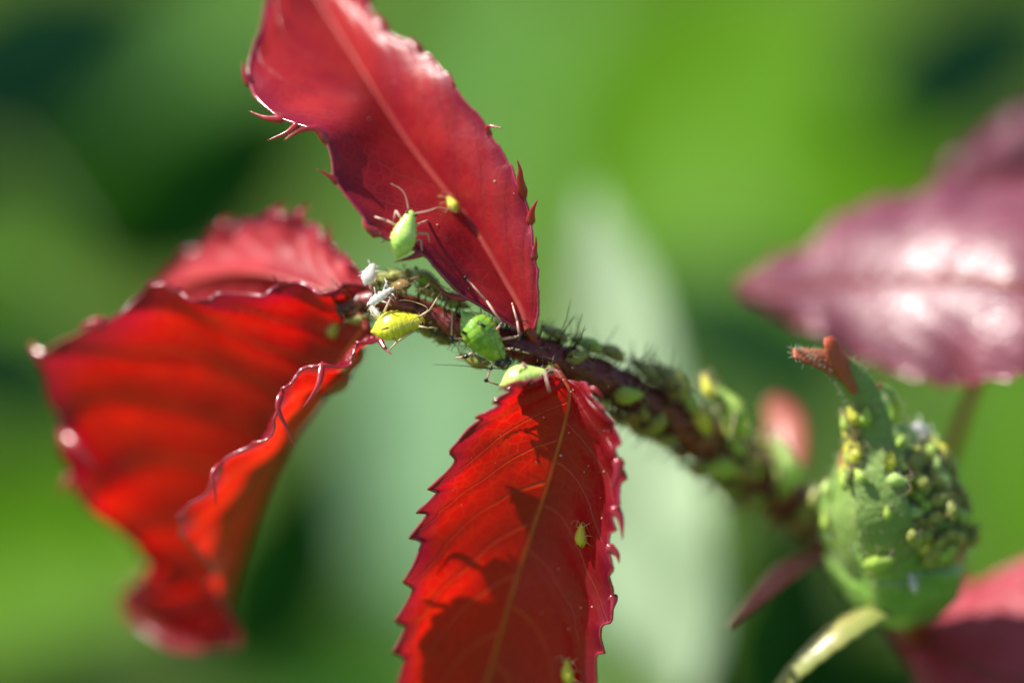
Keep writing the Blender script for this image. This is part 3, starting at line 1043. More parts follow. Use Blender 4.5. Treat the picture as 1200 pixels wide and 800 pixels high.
g.tube(PL([(1034, 452, 3.65), (1030, 450, 3.65), (1028, 452, 3.65)]), [0.10, 0.09, 0.03], 6)
link("sepal_tip", g.mesh("sepal_tip", [TOOTH], BASE), s4)
# pale bracts spreading from the foot of the bud
BRACT = sepal_mat()
b1, _ = blade(PL([(1062, 706, 8.6), (1030, 712, 5.8), (990, 732, 4.6), (950, 764, 4.4), (916, 800, 4.6), (890, 840, 5.0)]), [0.5, 0.8, 0.95, 0.8, 0.55, 0.2],
              [V(-0.3, 0.7, -0.6)], "bract", BUDP, SH)
b1["label"] = "pale yellow green bract spreading below the bud"
PINKB = skin_mat("bract pink", (0.50, 0.12, 0.09), (0.58, 0.22, 0.16), rough=0.45, coat=0.1, trans=0.3)
b2, _ = blade(PL([(968, 640, 12.2), (940, 652, 9.0), (910, 674, 7.4), (880, 704, 7.0), (852, 734, 7.2)]), [0.5, 0.75, 0.75, 0.5, 0.15],
              [V(-0.2, 0.8, -0.6)], "bract", PINKB, SH)
b2["label"] = "small pinkish bract on the stem left of the bud"
b3, _ = blade(PL([(930, 560, 13.5), (926, 520, 15), (918, 490, 16), (904, 466, 16.5)]), [0.5, 0.9, 1.0, 0.4], [V(-0.2, 0.3, -1)], "bract", PINKB, SH)
b3["label"] = "blurred reddish bract rising behind the stem"
RIDGE = skin_mat("bract ridge pink", (0.45, 0.2, 0.12), (0.5, 0.25, 0.16), rough=0.4)

# short pale hairs on the calyx
g = Geo()
for key, gg, n_ in (("s", s1g, 800), ("s2", s2g, 300), ("s3", s3g, 300)):
    vv = np.array(gg.v)
    for k in range(n_):
        f = gg.f[rng.randrange(len(gg.f))]
        p = vv[f].mean(0)
        nrm_ = norm(np.cross(vv[f[1]] - vv[f[0]], vv[f[2]] - vv[f[0]]))
        if np.dot(nrm_, FWD) > 0.3:
            nrm_ = -nrm_
        q = norm(nrm_ + np.array([rng.gauss(0, .4) for _ in range(3)]))
        ln = rng.uniform(0.15, 0.4)
        g.tube([p - q * 0.02, p + q * ln * .5, p + q * ln + UP * 0.04], [0.016, 0.012, 0.005], 3)
bv = np.array(vs)
for k in range(330):
    i = rng.randrange(3, 56)
    kk = rng.randrange(seg)
    p = bv[i * seg + kk]
    q = norm(p - ax_pts[i] + np.array([rng.gauss(0, .8) for _ in range(3)]))
    ln = rng.uniform(0.2, 0.55)
    g.tube([p - q * 0.02, p + q * ln * .5, p + q * ln + UP * 0.05], [0.022, 0.016, 0.006], 3)
hh = link("hairs", g.mesh("hairs", [WHITE_HAIR], BASE), bud_o)
tag(hh, "short pale hairs on the calyx", kind="stuff")

# ------------------------------------------------------------------ aphids
def aphid_mats(key, c1, c2, leg, knee, tip, sss=0.6, spot=None):
    body = skin_mat("aphid body " + key, c1, c2, rough=0.28, sss=sss, sss_r=0.5, coat=0.5, scale=2600.0, bump=0.04, spot=spot)
    legm = skin_mat("aphid leg " + key, leg, tuple(x * 0.85 for x in leg), rough=0.4, trans=0.3, coat=0.2)
    kneem = skin_mat("aphid joint " + key, knee, tuple(x * 1.3 for x in knee), rough=0.35, coat=0.3)
    tipm = skin_mat("aphid horn " + key, tip, tuple(x * 1.3 for x in tip), rough=0.35, coat=0.3)
    return dict(body=body, leg=legm, knee=kneem, tip=tipm)


EYE = skin_mat("aphid eye", (0.03, 0.006, 0.004), (0.05, 0.01, 0.006), rough=0.2, coat=0.6)
KIND = {
    "pale": aphid_mats("pale", (0.46, 0.72, 0.14), (0.62, 0.80, 0.26), (0.82, 0.55, 0.45), (0.5, 0.25, 0.2), (0.45, 0.5, 0.2)),
    "yellow": aphid_mats("yellow", (0.66, 0.68, 0.03), (0.80, 0.78, 0.08), (0.82, 0.66, 0.4), (0.30, 0.2, 0.08), (0.10, 0.10, 0.03)),
    "green": aphid_mats("green", (0.15, 0.36, 0.02), (0.30, 0.52, 0.05), (0.80, 0.52, 0.40), (0.015, 0.014, 0.012), (0.012, 0.012, 0.01), 0.4, (0.05, 0.16, 0.01)),
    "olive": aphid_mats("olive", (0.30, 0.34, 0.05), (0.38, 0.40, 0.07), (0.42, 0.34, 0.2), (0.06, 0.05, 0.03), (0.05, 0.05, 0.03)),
    "brown": aphid_mats("brown", (0.26, 0.17, 0.04), (0.34, 0.22, 0.05), (0.34, 0.22, 0.12), (0.06, 0.04, 0.02), (0.05, 0.04, 0.02)),  # shaded, backlit bodies: the shade is put into this brown
    "lime": aphid_mats("lime", (0.36, 0.58, 0.06), (0.46, 0.66, 0.10), (0.6, 0.52, 0.28), (0.20, 0.16, 0.07), (0.3, 0.34, 0.1)),
}
PROFILE = [(0.0, 0.008), (0.025, 0.03), (0.055, 0.055), (0.10, 0.12), (0.18, 0.20), (0.28, 0.262), (0.40, 0.285), (0.52, 0.265), (0.64, 0.222),
           (0.74, 0.180), (0.82, 0.145), (0.88, 0.122), (0.93, 0.105), (0.97, 0.075), (0.992, 0.03), (1.0, 0.006)]


def body_geo(fat=1.0, seg=20, n=40):
    """pear shaped body of unit length along +x: tail at -0.5, head at +0.5"""
    pr = np.array(PROFILE)
    s = np.linspace(0, 1, n)
    s = 0.5 - 0.5 * np.cos(s * math.pi)
    r = np.interp(s, pr[:, 0], pr[:, 1])
    r = np.convolve(np.pad(r, 1, mode='edge'), [0.25, 0.5, 0.25], 'valid')
    r[0] = r[-1] = 0.004
    # slight segment rings
    r = r * (1 - 0.022 * (0.5 + 0.5 * np.cos(s * 2 * math.pi * 10)) ** 5 * (s < 0.9))
    v = []
    for i in range(n):
        for k in range(seg):
            th = 2 * math.pi * k / seg
            y = math.cos(th) * r[i] * fat
            z = math.sin(th) * r[i] * 0.82 * fat
            if z < 0:
                z *= 0.72
            side = 1 + 0.03 * math.sin(s[i] * 60) * abs(math.cos(th)) ** 6
            v.append([s[i] - 0.5, y * side, z + 0.05 * math.sin(s[i] * math.pi)])
    f = [[i * seg + k, i * seg + (k + 1) % seg, (i + 1) * seg + (k + 1) % seg, (i + 1) * seg + k] for i in range(n - 1) for k in range(seg)]
    f += [list(range(seg))[::-1], [(n - 1) * seg + k for k in range(seg)]]
    return v, f


def ball(c, r, seg=8, rings=6):
    v, f = [], []
    for i in range(rings + 1):
        ph = math.pi * i / rings
        for k in range(seg):
            th = 2 * math.pi * k / seg
            v.append([c[0] + r * math.sin(ph) * math.cos(th), c[1] + r * math.sin(ph) * math.sin(th), c[2] + r * math.cos(ph)])
    for i in range(rings):
        for k in range(seg):
            f.append([i * seg + k, (i + 1) * seg + k, (i + 1) * seg + (k + 1) % seg, i * seg + (k + 1) % seg])
    return v, f


STAND = 0.17      # belly axis above the surface, in body lengths
LEGS = []         # (hip, knee, ankle, toe) in body units, right side; y is mirrored for the other side
for hx, kx, fx, ky, fy in ((0.28, 0.36, 0.56, 0.24, 0.40), (0.16, 0.10, 0.08, 0.30, 0.50), (0.04, -0.16, -0.40, 0.30, 0.46)):
    LEGS.append([(hx, 0.10, -0.03), (kx, ky, 0.10), (fx, fy, -0.12), (fx + 0.03, fy + 0.045, -STAND)])
PROTO = {}


def proto(kind, variant):
    k = (kind, variant)
    if k in PROTO:
        return PROTO[k]
    m = KIND[kind]
    r = random.Random(variant * 31 + 5)
    # these meshes are in body units (metre = one body length); the thing's scale sets the size
    def mk(g, name, mats):
        me = bpy.data.meshes.new(name)
        me.from_pydata([list(x) for x in g.v], [], g.f)
        for q in mats:
            me.materials.append(q)
        me.polygons.foreach_set("material_index", g.m)
        me.polygons.foreach_set("use_smooth", [True] * len(me.polygons))
        return me
    parts = []
    g = Geo()
    g.add(*body_geo(1.0 + 0.06 * variant))
    parts.append(("body", mk(g, "body", [m["body"]])))
    for sgn in (-1, 1):
        for L_ in LEGS:
            pts = [np.array([p[0] + r.gauss(0, .03) * (i > 0), p[1] * sgn + r.gauss(0, .02) * (i > 0), p[2]]) for i, p in enumerate(L_)]
            g = Geo()
            g.tube([pts[0], pts[1]], [0.026, 0.018], 6)
            g.tube([pts[1] - (pts[1] - pts[0]) * .1, pts[1] + (pts[2] - pts[1]) * .12], [0.021, 0.020], 6, mat=1)
            g.tube([pts[1], pts[2]], [0.017, 0.011], 6)
            g.tube([pts[2] - (pts[2] - pts[1]) * .08, pts[2], pts[3]], [0.013, 0.014, 0.008], 6, mat=1)
            parts.append(("leg", mk(g, "leg", [m["leg"], m["knee"]])))
        g = Geo()
        g.tube([(0.46, 0.05 * sgn, 0.05), (0.56, 0.13 * sgn, 0.12), (0.58, 0.30 * sgn, 0.16), (0.42, 0.52 * sgn, 0.16), (0.15, 0.66 * sgn, 0.10)],
               [0.016, 0.011, 0.009, 0.007, 0.004], 5, smooth_n=14, mats=[0, 0, 0, 1])
        parts.append(("antenna", mk(g, "antenna", [m["leg"], m["knee"]])))
        g = Geo()
        g.tube([(-0.24, 0.15 * sgn, 0.11), (-0.34, 0.18 * sgn, 0.16), (-0.44, 0.20 * sgn, 0.19)], [0.028, 0.02, 0.022], 8, mats=[0, 1])
        parts.append(("cornicle", mk(g, "cornicle", [m["body"], m["tip"]])))
        g = Geo()
        g.add(*ball((0.435, 0.088 * sgn, 0.045), 0.026))
        parts.append(("eye", mk(g, "eye", [EYE])))
    PROTO[k] = parts
    return parts


def put_aphid(kind, loc, head, up, length, label, group=None, variant=0):
    """loc: point on the surface (mm); head, up: world directions"""
    up = norm(up)
    x = norm(head - up * np.dot(head, up))
    y = np.cross(up, x)
    root = link("aphid", None)
    L_ = length * S
    o = loc + up * STAND * length * 0.9
    root.matrix_world = Matrix([[x[0] * L_, y[0] * L_, up[0] * L_, o[0] * S], [x[1] * L_, y[1] * L_, up[1] * L_, o[1] * S],
                                [x[2] * L_, y[2] * L_, up[2] * L_, o[2] * S], [0, 0, 0, 1]])
    root.empty_display_size = 0.5
    for nm, me in proto(kind, variant):
        link(nm, me, root)
    tag(root, label, "aphid", group)
    return root


def seat(px, py, keys):
    """first surface met by the line of sight through a photo pixel"""
    d = norm(P(px, py, 0) - CAM)
    best = None
    for k in keys:
        h = TREES[k].ray_cast(Vector(CAM), Vector(d))
        if h[0] is not None and (best is None or h[3] < best[2]):
            best = (np.array(h[0]), np.array(h[1]), h[3])
    if best is None:      # beside the silhouette: nearest point of the surfaces
        q = CAM + d * (DIST + 3)
        for it in range(4):
            cand = None
            for k in keys:
                h = TREES[k].find_nearest(Vector(q))
                if cand is None or h[3] < cand[3]:
                    cand = h
            q = CAM + d * np.dot(np.array(cand[0]) - CAM, d)
        p, n = np.array(cand[0]), np.array(cand[1])
        off = q - p
        if np.dot(n, off) < 0:
            n = -n
        return p, norm(n * 0.3 + norm(off)) if np.linalg.norm(off) > 1e-6 else n
    p, n, _ = best
    if np.dot(n, d) > 0:
        n = -n
    return p, n


def on(px, py, angle, length_px, kind, keys, label, group=None, variant=0, lift=0.0):
    p, n = seat(px, py, keys)
    a = math.radians(angle)
    h = V(math.cos(a), math.sin(a), 0.0)
    if np.linalg.norm(h - n * np.dot(h, n)) < 0.25:
        h = h + V(-math.sin(a), math.cos(a)) * 0.6
    return put_aphid(kind, p + n * lift, h, n, length_px * K * DIST, label, group, variant)


def hero(kind, head, tail, up, width, legs, antennae, cornicles, label, eyes=True, cauda=None, fat=1.0):
    """an aphid in sharp focus, every limb laid out after the photograph"""
    m = KIND[kind]
    h, t = P(*head), P(*tail)
    c = (h + t) * 0.5
    ln = np.linalg.norm(h - t)
    x = norm(h - t)
    u = norm(up - x * np.dot(up, x))
    y = np.cross(u, x)
    root = empty("aphid", c)
    v, f = body_geo(1.0, 32, 110)
    fatf = width * K * DIST / (0.57 * ln)
    pts = [c + x * (q[0] * ln) + y * (q[1] * ln * fatf) + u * ((q[2] - 0.03) * ln * min(fatf, 1.15)) for q in v]
    g = Geo()
    g.add(pts, f)
    link("body", g.mesh("body", [m["body"]], c), root)
    for lg in legs:
        w = PL([q[:3] for q in lg["p"]])
        g = Geo()
        rad = lg.get("r", 0.05)
        ns = len(w)
        for i in range(ns - 1):
            r0 = rad * (1.25 - 0.5 * i / max(1, ns - 1))
            g.tube([w[i], w[i + 1]], [r0, r0 * 0.75], 7)
        for i in lg.get("k", []):              # dark joints
            a_ = w[i]
            d0 = norm(w[min(i + 1, ns - 1)] - w[max(i - 1, 0)]) * lg.get("kl", 0.16)
            g.tube([a_ - d0, a_ - d0 * .5, a_, a_ + d0 * .6], [rad * 1.1, rad * 2.0, rad * 2.0, rad * 1.0], 7, mat=1)
        link("leg", g.mesh("leg", [m["leg"], m["knee"]], c), root)
    for an in antennae:
        w = PL(an["p"])
        g = Geo()
        g.tube(w, np.linspace(an.get("r", 0.038), 0.010, len(w)), 6, smooth_n=20, mats=an.get("m", [0]))
        link("antenna", g.mesh("antenna", [m["leg"], m["knee"]], c), root)
    for co in cornicles:
        w = PL(co["p"])
        g = Geo()
        g.tube(w, [co.get("r", 0.07), co.get("r", 0.07) * 0.8, co.get("r", 0.07) * 0.9], 8)
        link("cornicle", g.mesh("cornicle", [m["tip"]], c), root)
    if eyes:
        for sg in (-1, 1):
            g = Geo()
            e = c + x * 0.425 * ln + y * sg * 0.10 * ln * fatf + u * 0.05 * ln
            vv, ff = ball((0, 0, 0), 0.035 * ln, 10, 8)
            g.add(np.array(vv) + e, ff)
            link("eye", g.mesh("eye", [EYE], c), root)
    tag(root, label, "aphid")
    return root


# 1. pale green aphid on the crimson leaf
def zs(px, py, keys, off):
    """depth of a surface at a pixel, moved off towards the camera"""
    p, n = seat(px, py, keys)
    return float(np.dot(p - CAM, FWD)) - DIST - off


def legline(pts, keys, body_d, foot_off=0.06):
    """depth for a leg: starts at the body's depth, ends on the surface"""
    n = len(pts)
    zf = zs(pts[-1][0], pts[-1][1], keys, foot_off)
    out = []
    for i, q in enumerate(pts):
        f = i / (n - 1)
        z = body_d * (1 - f) + zf * f - 0.18 * math.sin(math.pi * f)
        out.append((q[0], q[1], z))
    return out


z1 = zs(474, 268, ["upper"], 0.55)
zt = z1 + 0.05
hero("pale", (483, 246, z1 - 0.1), (465, 303, zt - 0.25), V(0.1, 0.15, -1), 31,
     [{"p": legline([(472, 259), (464, 247), (461, 259)], ["upper"], z1), "r": 0.06},
      {"p": legline([(468, 266), (453, 258.5), (439, 254)], ["upper"], z1), "r": 0.06},
      {"p": legline([(461, 279), (453, 280), (446, 284)], ["upper"], z1), "r": 0.055},
      {"p": legline([(487, 264), (494, 261), (501, 258)], ["upper"], z1), "r": 0.055},
      {"p": legline([(487, 273), (501, 274), (503, 284)], ["upper"], z1), "r": 0.055},
      {"p": legline([(484, 282), (493, 281), (495, 301)], ["upper"], z1), "r": 0.055}],
     [{"p": [(479, 247, z1 - .15), (476, 232, z1 - .2), (470, 222, z1 - .2), (458, 215, z1 - .1)]},
      {"p": [(487, 250, z1 - .15), (502, 247, z1 - .25), (516, 243, z1 - .2), (537, 249, z1 - 0.1)], "m": [0, 0, 1, 1]}],
     [], "pale green aphid with pinkish legs walking on the crimson leaf")
# 2. small yellow aphid in the fold
on(527, 243, 80, 27, "yellow", ["upper"], "tiny yellow aphid in the fold of the crimson leaf", variant=1)
# 3. plump yellow aphid on the leaf stalk
z3 = 0.4
hero("yellow", (498, 374, z3 + 0.2), (434, 388, z3 + 0.1), V(0.1, 0.5, -0.85), 38,
     [{"p": [(490, 372, z3), (504, 363, z3 - .2), (517, 342, z3 - .1)], "r": 0.05},
      {"p": [(489, 382, z3), (500, 384, z3 - .3), (512, 384, z3)], "r": 0.05},
      {"p": [(484, 388, z3 - .2), (466, 400, z3 - .5), (457, 409, z3 - .2)], "r": 0.055},
      {"p": [(455, 392, z3 - .1), (461, 397, z3 - .4), (466, 400, z3 - .2)], "r": 0.05},
      {"p": [(450, 366, z3 + .2), (455, 355, z3 + .1), (457, 350, z3 + .6)], "r": 0.05},
      {"p": [(444, 376, z3 + .2), (436, 368, z3), (433, 360, z3 + .5)], "r": 0.045}],
     [{"p": [(496, 370, z3 - .1), (488, 372, z3 - .7), (483, 377, z3 - .85), (480, 383, z3 - .8)], "m": [1], "r": 0.03},
      {"p": [(497, 371, z3), (500, 360, z3 - .2), (478, 352, z3 - .1), (462, 353, z3)], "m": [0, 1], "r": 0.03}],
     [{"p": [(455, 384, z3 - .62), (451, 385, z3 - .70), (447, 386, z3 - .72)], "r": 0.045}],
     "plump bright yellow aphid beside the curled red leaf rim")
# 4. green aphid with black joints, head down on the stem
z4 = -0.5
hero("green", (593, 428, z4 + .2), (541, 364, z4), V(0.05, 0.25, -1), 43,
     [{"p": [(577, 392, z4), (588, 379, z4 - .5), (570, 352, z4 - .3), (545, 325, z4 + .0)], "k": [1, 3], "r": 0.06, "kl": 0.12},
      {"p": [(584, 398, z4), (609, 394, z4 - .4), (606, 376, z4 - .3), (600, 355, z4 + .3)], "k": [1], "r": 0.062, "kl": 0.16},
      {"p": [(588, 408, z4), (602, 409, z4 - .3), (610, 411, z4 - .2), (620, 414, z4 + .2)], "k": [1, 2], "r": 0.055, "kl": 0.14},
      {"p": [(556, 391, z4), (542, 397, z4 - .1), (529, 396, z4 - .1), (530, 366, z4 + .2)], "k": [2], "r": 0.058, "kl": 0.2},
      {"p": [(566, 408, z4), (556, 412, z4 - .1), (545, 418, z4), (534, 419, z4 + .3)], "k": [2], "r": 0.055, "kl": 0.2},
      {"p": [(582, 420, z4), (575, 432, z4 - .2), (570, 446, z4 - .1), (584, 451, z4 + .2)], "k": [1, 2], "r": 0.055, "kl": 0.12}],
     [{"p": [(590, 432, z4), (566, 430.6, z4 - .3), (537, 428, z4 - .4), (507, 427, z4 - .3)], "m": [1], "r": 0.032},
      {"p": [(588, 420, z4 - .4), (583, 408, z4 - .75), (580, 396, z4 - .85), (578, 386, z4 - .8)], "m": [1], "r": 0.028}],
     [{"p": [(560, 378, z4 - .75), (564, 380, z4 - .86), (569, 383, z4 - .92)], "r": 0.10},
      {"p": [(549, 389, z4 - .35), (545, 391, z4 - .5), (541, 388, z4 - .55)], "r": 0.10}],
     "green aphid with black joints hanging head down across the stem")
ob = [o for o in bpy.data.objects if o.name.startswith("aphid")][-1]
g = Geo()
for q, r in (((591, 427, -.72), 0.27), ((583, 426, -.6), 0.15), ((596, 424, -.5), 0.18)):
    v_, f_ = ball((0, 0, 0), r, 12, 8)
    g.add(np.array(v_) * [1, 0.7, 1] + P(*q), f_)
org = np.array(ob.location) / S
link("head_plate", g.mesh("head_plate", [KIND["green"]["knee"]], org), ob)
# 5. pale aphid peering over the top edge of the front leaf
z5 = -1.2
hero("pale", (641, 435, z5), (585, 450, z5 + .2), V(0, 0.8, -0.6), 36,
     [{"p": [(618, 438, z5), (613, 425, z5 - .3), (608, 436, z5 - .5)], "r": 0.05},
      {"p": [(624, 436, z5), (614, 426, z5 - .2), (611, 440, z5 + .2)], "r": 0.045},
      {"p": [(634, 440, z5 - .2), (638, 436, z5 - .8), (644, 459, z5 - 1.3)], "r": 0.05},
      {"p": [(634, 438, z5), (641, 432, z5 + .2), (650, 431, z5 + .8)], "r": 0.05},
      {"p": [(628, 438, z5), (634, 432, z5), (640, 434, z5 + .8)], "r": 0.045}],
     [{"p": [(639, 438, z5), (646, 433, z5 - .3), (658, 436, z5 - .6)], "r": 0.03}],
     [], "pale green aphid behind the top edge of the scarlet leaf")

GA = "aphids crowding the stem by the folded red leaves"
GB = "aphids along the bristly stem"
GC = "young aphids on the rose bud"
on(393, 385, 60, 26, "lime", ["left"], "small lime nymph on the shaded inside of the folded red leaf", variant=1)
on(686, 627, 80, 30, "yellow", ["front"], "yellow nymph near the toothed right margin of the scarlet leaf", variant=1)
on(671, 786, 85, 34, "yellow", ["front"], "yellow aphid low on the scarlet leaf", variant=0)
on(507, 318, -60, 48, "green", ["stem"], "dark green aphid with black horn tucked below the crimson leaf", lift=0.5)
stem_left = [(447, 314, 30, 34, "olive", "olive aphid behind the crumpled white shed skin"),
             (468, 326, -20, 40, "olive", "olive aphid below the tail of the pale green aphid"),
             (489, 336, 150, 44, "olive", "olive aphid facing the leaves, beside the dark green black-horned one"),
             (505, 348, 10, 46, "olive", "olive aphid on the stem under the lowest left tooth of the crimson leaf"),
             (526, 362, 200, 36, "olive", "olive aphid just behind the tail of the green black-jointed aphid"),
             (474, 350, 170, 30, "brown", "brownish aphid on the stem above the plump yellow aphid"),
             (536, 352, -40, 32, "lime", "small lime aphid half hidden under the crimson leaf's lower edge"),
             (560, 414, 180, 40, "olive", "olive aphid beneath the green black-jointed aphid"),
             (455, 338, 100, 28, "olive", "small olive aphid beside the narrow white shed skin")]
for i, (x, y, a, l, k, lab) in enumerate(stem_left):
    on(x, y, a, l, k, ["stem"], lab, GA, i % 2, lift=0.1 + 0.25 * (i % 3))
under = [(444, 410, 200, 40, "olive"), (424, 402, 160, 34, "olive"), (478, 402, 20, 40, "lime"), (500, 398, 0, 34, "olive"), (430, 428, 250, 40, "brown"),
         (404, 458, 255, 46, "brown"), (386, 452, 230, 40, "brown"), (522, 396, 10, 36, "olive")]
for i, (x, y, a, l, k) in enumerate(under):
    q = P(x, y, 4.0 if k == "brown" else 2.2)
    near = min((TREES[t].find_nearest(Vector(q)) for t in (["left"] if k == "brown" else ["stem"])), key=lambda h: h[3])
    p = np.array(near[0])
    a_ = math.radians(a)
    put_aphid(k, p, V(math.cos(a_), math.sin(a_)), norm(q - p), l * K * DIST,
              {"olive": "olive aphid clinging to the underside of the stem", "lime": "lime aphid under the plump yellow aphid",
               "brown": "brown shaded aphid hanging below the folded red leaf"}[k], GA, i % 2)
right = [(652, 388, 140, 38, "lime", "lime aphid on the stem right at the crimson leaf's base"),
         (664, 352, 95, 34, "olive", "olive aphid highest on the bristles beside the crimson leaf"),
         (690, 402, 160, 44, "lime", "lime aphid on top of the stem beside the longest bristles"),
         (716, 408, 150, 44, "olive", "olive aphid on top of the stem, between lime aphid and pale leaf blade"),
         (640, 432, 30, 30, "olive", "small olive aphid tucked behind the scarlet leaf's stalk"),
         (735, 461, 0, 38, "lime", "bright lime aphid sitting on the open side of the maroon stem"),
         (704, 466, 100, 30, "lime", "small lime aphid beside the scarlet leaf's right shoulder"),
         (748, 502, 200, 40, "olive", "olive aphid under the stem in front of the pale leaf blade"),
         (776, 516, 150, 40, "olive", "olive aphid under the stem, second from the scarlet leaf's shoulder"),
         (792, 440, 100, 66, "olive", "large fuzzy olive aphid on top of the stem before the upright lime one"),
         (760, 432, 120, 46, "olive", "olive aphid on top of the stem where the pale leaf blade ends"),
         (816, 494, -35, 44, "yellow", "bright yellow aphid at the foot of the large upright lime aphid"),
         (806, 470, 80, 34, "lime", "small lime aphid between the fuzzy olive and the upright lime aphid"),
         (840, 542, 170, 50, "lime", "plump lime aphid on the lower side of the maroon stem"),
         (872, 552, 30, 40, "brown", "brownish aphid beside the plump lime one low on the stem"),
         (906, 548, 80, 72, "pale", "long pale green aphid on the stem in front of the reddish bract"),
         (944, 492, 60, 46, "yellow", "yellow aphid between the reddish bract and the bud"),
         (812, 560, 190, 40, "olive", "olive aphid hanging below the plump lime one"),
         (882, 596, 200, 46, "olive", "olive aphid under the stem above the pinkish bract"),
         (720, 492, 160, 36, "olive", "olive aphid under the stem nearest the scarlet leaf"),
         (860, 500, 100, 40, "lime", "lime aphid pressed behind the large upright lime aphid"),
         (926, 520, 80, 46, "lime", "lime aphid between the long pale aphid and the bud"),
         (848, 580, 170, 44, "olive", "olive aphid lowest under the stem, away from the bracts"),
         (940, 610, 200, 44, "brown", "brownish aphid where the stem passes behind the bud"),
         (676, 420, 20, 32, "olive", "small olive aphid in the nook between the two leaf stalks")]
for i, (x, y, a, l, k, lab) in enumerate(right):
    on(x, y, a, l, k, ["stem"], lab, GB, i % 2, lift=0.0)
big = on(846, 486, 92, 84, "lime", ["stem"], "large lime green aphid standing upright on the maroon stem", lift=0.5)
p_, _n = seat(846, 486, ["stem"])
dz = float(np.dot(p_ - CAM, FWD)) - DIST
put_aphid("yellow", P(836, 452, dz - 0.9), V(-0.5, 0.85, 0), V(-0.85, -0.3, -0.4), 1.5, "yellow nymph climbing over the large lime aphid", None, 1)
for i in range(18):
    x = rng.uniform(730, 950)
    y = np.interp(x, [720, 790, 860, 930], [452, 492, 540, 590]) + rng.choice([-1, 1]) * rng.uniform(5, 34)
    k_ = rng.choice(["olive", "lime", "olive", "brown"])
    on(x, y, rng.uniform(0, 360), rng.uniform(26, 44), k_, ["stem"],
       {"olive": "olive", "lime": "lime green", "brown": "brownish"}[k_] + (" nymph on the stem between pale leaf blade and upright lime aphid" if x < 840
        else " nymph on the stem between upright lime aphid and bud"), GB, i % 2)
BK = ["bud", "sepal", "sepal2", "sepal3"]
bud_list = [(976, 505, 80, 26, "yellow"), (986, 522, 70, 30, "yellow"), (1003, 522, 120, 26, "yellow"), (1002, 536, 40, 22, "lime"), (962, 532, 60, 30, "lime"),
            (1043, 541, 85, 28, "yellow"), (1050, 563, -10, 30, "pale"), (1064, 572, 120, 24, "yellow"), (1069, 601, 5, 30, "pale"), (1069, 614, -10, 26, "olive"),
            (1085, 636, 60, 32, "yellow"), (1092, 562, 100, 32, "olive"), (1100, 584, 20, 34, "olive"), (1076, 534, 110, 28, "olive"), (1108, 544, 60, 32, "olive"),
            (1120, 604, 150, 32, "lime"), (1128, 570, 80, 34, "olive"), (1138, 594, 110, 32, "olive"), (1096, 606, 30, 28, "olive"), (1116, 514, 60, 36, "yellow"),
            (1056, 520, 80, 24, "lime"), (966, 562, 100, 30, "lime"), (958, 586, 80, 32, "olive"), (1112, 624, 190, 28, "olive"), (1030, 655, 20, 40, "lime"),
            (994, 498, 60, 24, "yellow"), (1084, 590, 140, 24, "lime"), (1070, 556, 60, 22, "olive"), (1040, 600, 100, 20, "lime"), (1132, 626, 90, 28, "olive"),
            (972, 610, 120, 26, "lime"), (1104, 652, 30, 28, "olive")]
CO = {"yellow": "yellow", "pale": "cream green", "olive": "olive", "lime": "lime green"}
for i, (x, y, a, l, k) in enumerate(bud_list):
    if (x, y) == (1043, 541):
        lab = "yellow nymph standing upright in the middle of the bud's front"
    elif (x, y) == (1085, 636):
        lab = "yellow nymph lowest on the bud, near a white shed skin"
    elif (x, y) == (1030, 655):
        lab = "lime green aphid lying alone low on the front sepal"
    elif (x, y) == (1116, 514):
        lab = "yellow aphid behind the white shed skin by the hooked sepal"
    elif x < 1010 and y < 545:
        lab = CO[k] + " nymph in the row beside the neck of the forked sepal"
    elif x < 1010:
        lab = CO[k] + " aphid on the sunny flank of the bud facing the stem"
    elif y < 560:
        lab = CO[k] + " aphid below the hooked sepal on the bud"
    elif x < 1080:
        lab = CO[k] + " nymph along the edge of the bud's front sepal"
    else:
        lab = CO[k] + " aphid on the bud flank facing away from the stem"
    on(x, y, a, l, k, BK, lab, GC, i % 2)
for i in range(12):
    x, y = rng.uniform(962, 1016), rng.uniform(486, 580)
    k_ = rng.choice(["yellow", "yellow", "lime", "pale"])
    on(x, y, rng.uniform(40, 140), rng.uniform(20, 30), k_, BK, CO[k_] + " nymph in the sunlit cluster beside the forked sepal", GC, i % 2,
       lift=rng.choice([0.0, 0.2]))
for i in range(30):       # the dense crowd on the shaded flank
    x, y = rng.uniform(1062, 1150), rng.uniform(505, 655)
    k_ = rng.choice(["olive", "olive", "lime", "olive", "pale"])
    on(x, y, rng.uniform(0, 360), rng.uniform(22, 36), k_, BK,
       CO[k_] + (" aphid in the upper half of the dense crowd on the bud" if y < 580 else " aphid in the lower half of the dense crowd on the bud"), GC, i % 2, lift=rng.choice([0.0, 0.0, 0.25]))

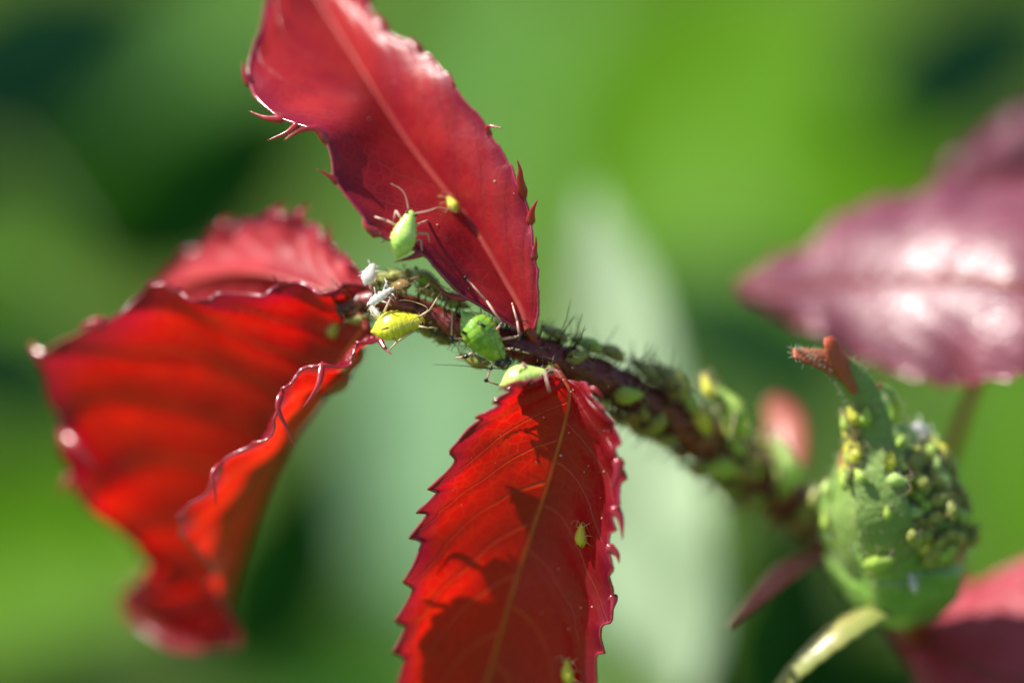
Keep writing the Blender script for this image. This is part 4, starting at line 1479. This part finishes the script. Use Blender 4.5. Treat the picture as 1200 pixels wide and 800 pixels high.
# ------------------------------------------------------------------ shed skins
SHED = skin_mat("shed skin white", (0.78, 0.76, 0.72), (0.86, 0.85, 0.82), rough=0.5, trans=0.35, tcol=(0.9, 0.88, 0.85), coat=0.1)


def shed(px, py, keys, angle, length_px, label, lift=0.1, thin=0.6, d=None):
    if d is None:
        p, n = seat(px, py, keys)
        p = p + n * lift
    else:
        p, n = P(px, py, d), V(0, 0.3, -1)
    a = math.radians(angle)
    x = V(math.cos(a), math.sin(a))
    x = norm(x - n * np.dot(x, n))
    y = np.cross(n, x)
    ln = length_px * K * DIST
    root = empty("shed_skin", p)
    rs = random.Random(px)
    v, f = body_geo(thin, 12, 22)
    g = Geo()
    g.add([p + x * q[0] * ln + y * (q[1] + 0.02 * math.sin(q[0] * 40)) * ln + n * (q[2] * 0.7 + 0.05) * ln for q in v], f)
    link("husk", g.mesh("husk", [SHED], p), root)
    for s in (-1, 1):
        for hx in (-0.1, 0.15, 0.32):
            g = Geo()
            e = p + x * (hx + rs.uniform(-.2, .3)) * ln + y * s * rs.uniform(.25, .45) * ln + n * rs.uniform(-.1, .2) * ln
            b = p + x * hx * ln + y * s * 0.08 * ln
            g.tube([b, (b + e) / 2 + n * 0.1 * ln, e], [0.03 * ln, 0.022 * ln, 0.012 * ln], 5, smooth_n=6)
            link("leg", g.mesh("leg", [SHED], p), root)
    tag(root, label, "shed skin", "white shed aphid skins")


shed(433, 322, ["stem"], 70, 30, "crumpled white shed skin by the stalk of the rosy crimson leaf", d=1.2, thin=1.0)
shed(446, 348, ["stem"], 36, 40, "narrow white shed skin just above the plump yellow aphid", d=0.3, thin=0.5)
shed(440, 366, ["stem"], 120, 22, "small whitish shed skin at the tail of the yellow aphid", d=0.9, thin=0.6)
shed(1068, 682, BK, 110, 30, "white shed skin low on the front of the bud")
shed(1124, 626, BK, -40, 28, "white shed skin on the shaded side of the bud")
shed(1078, 508, BK, 10, 44, "white shed skin beside the hooked sepal", thin=0.8)
shed(938, 500, ["stem"], 40, 36, "white shed skin near the yellow aphid left of the bud", lift=0.8)
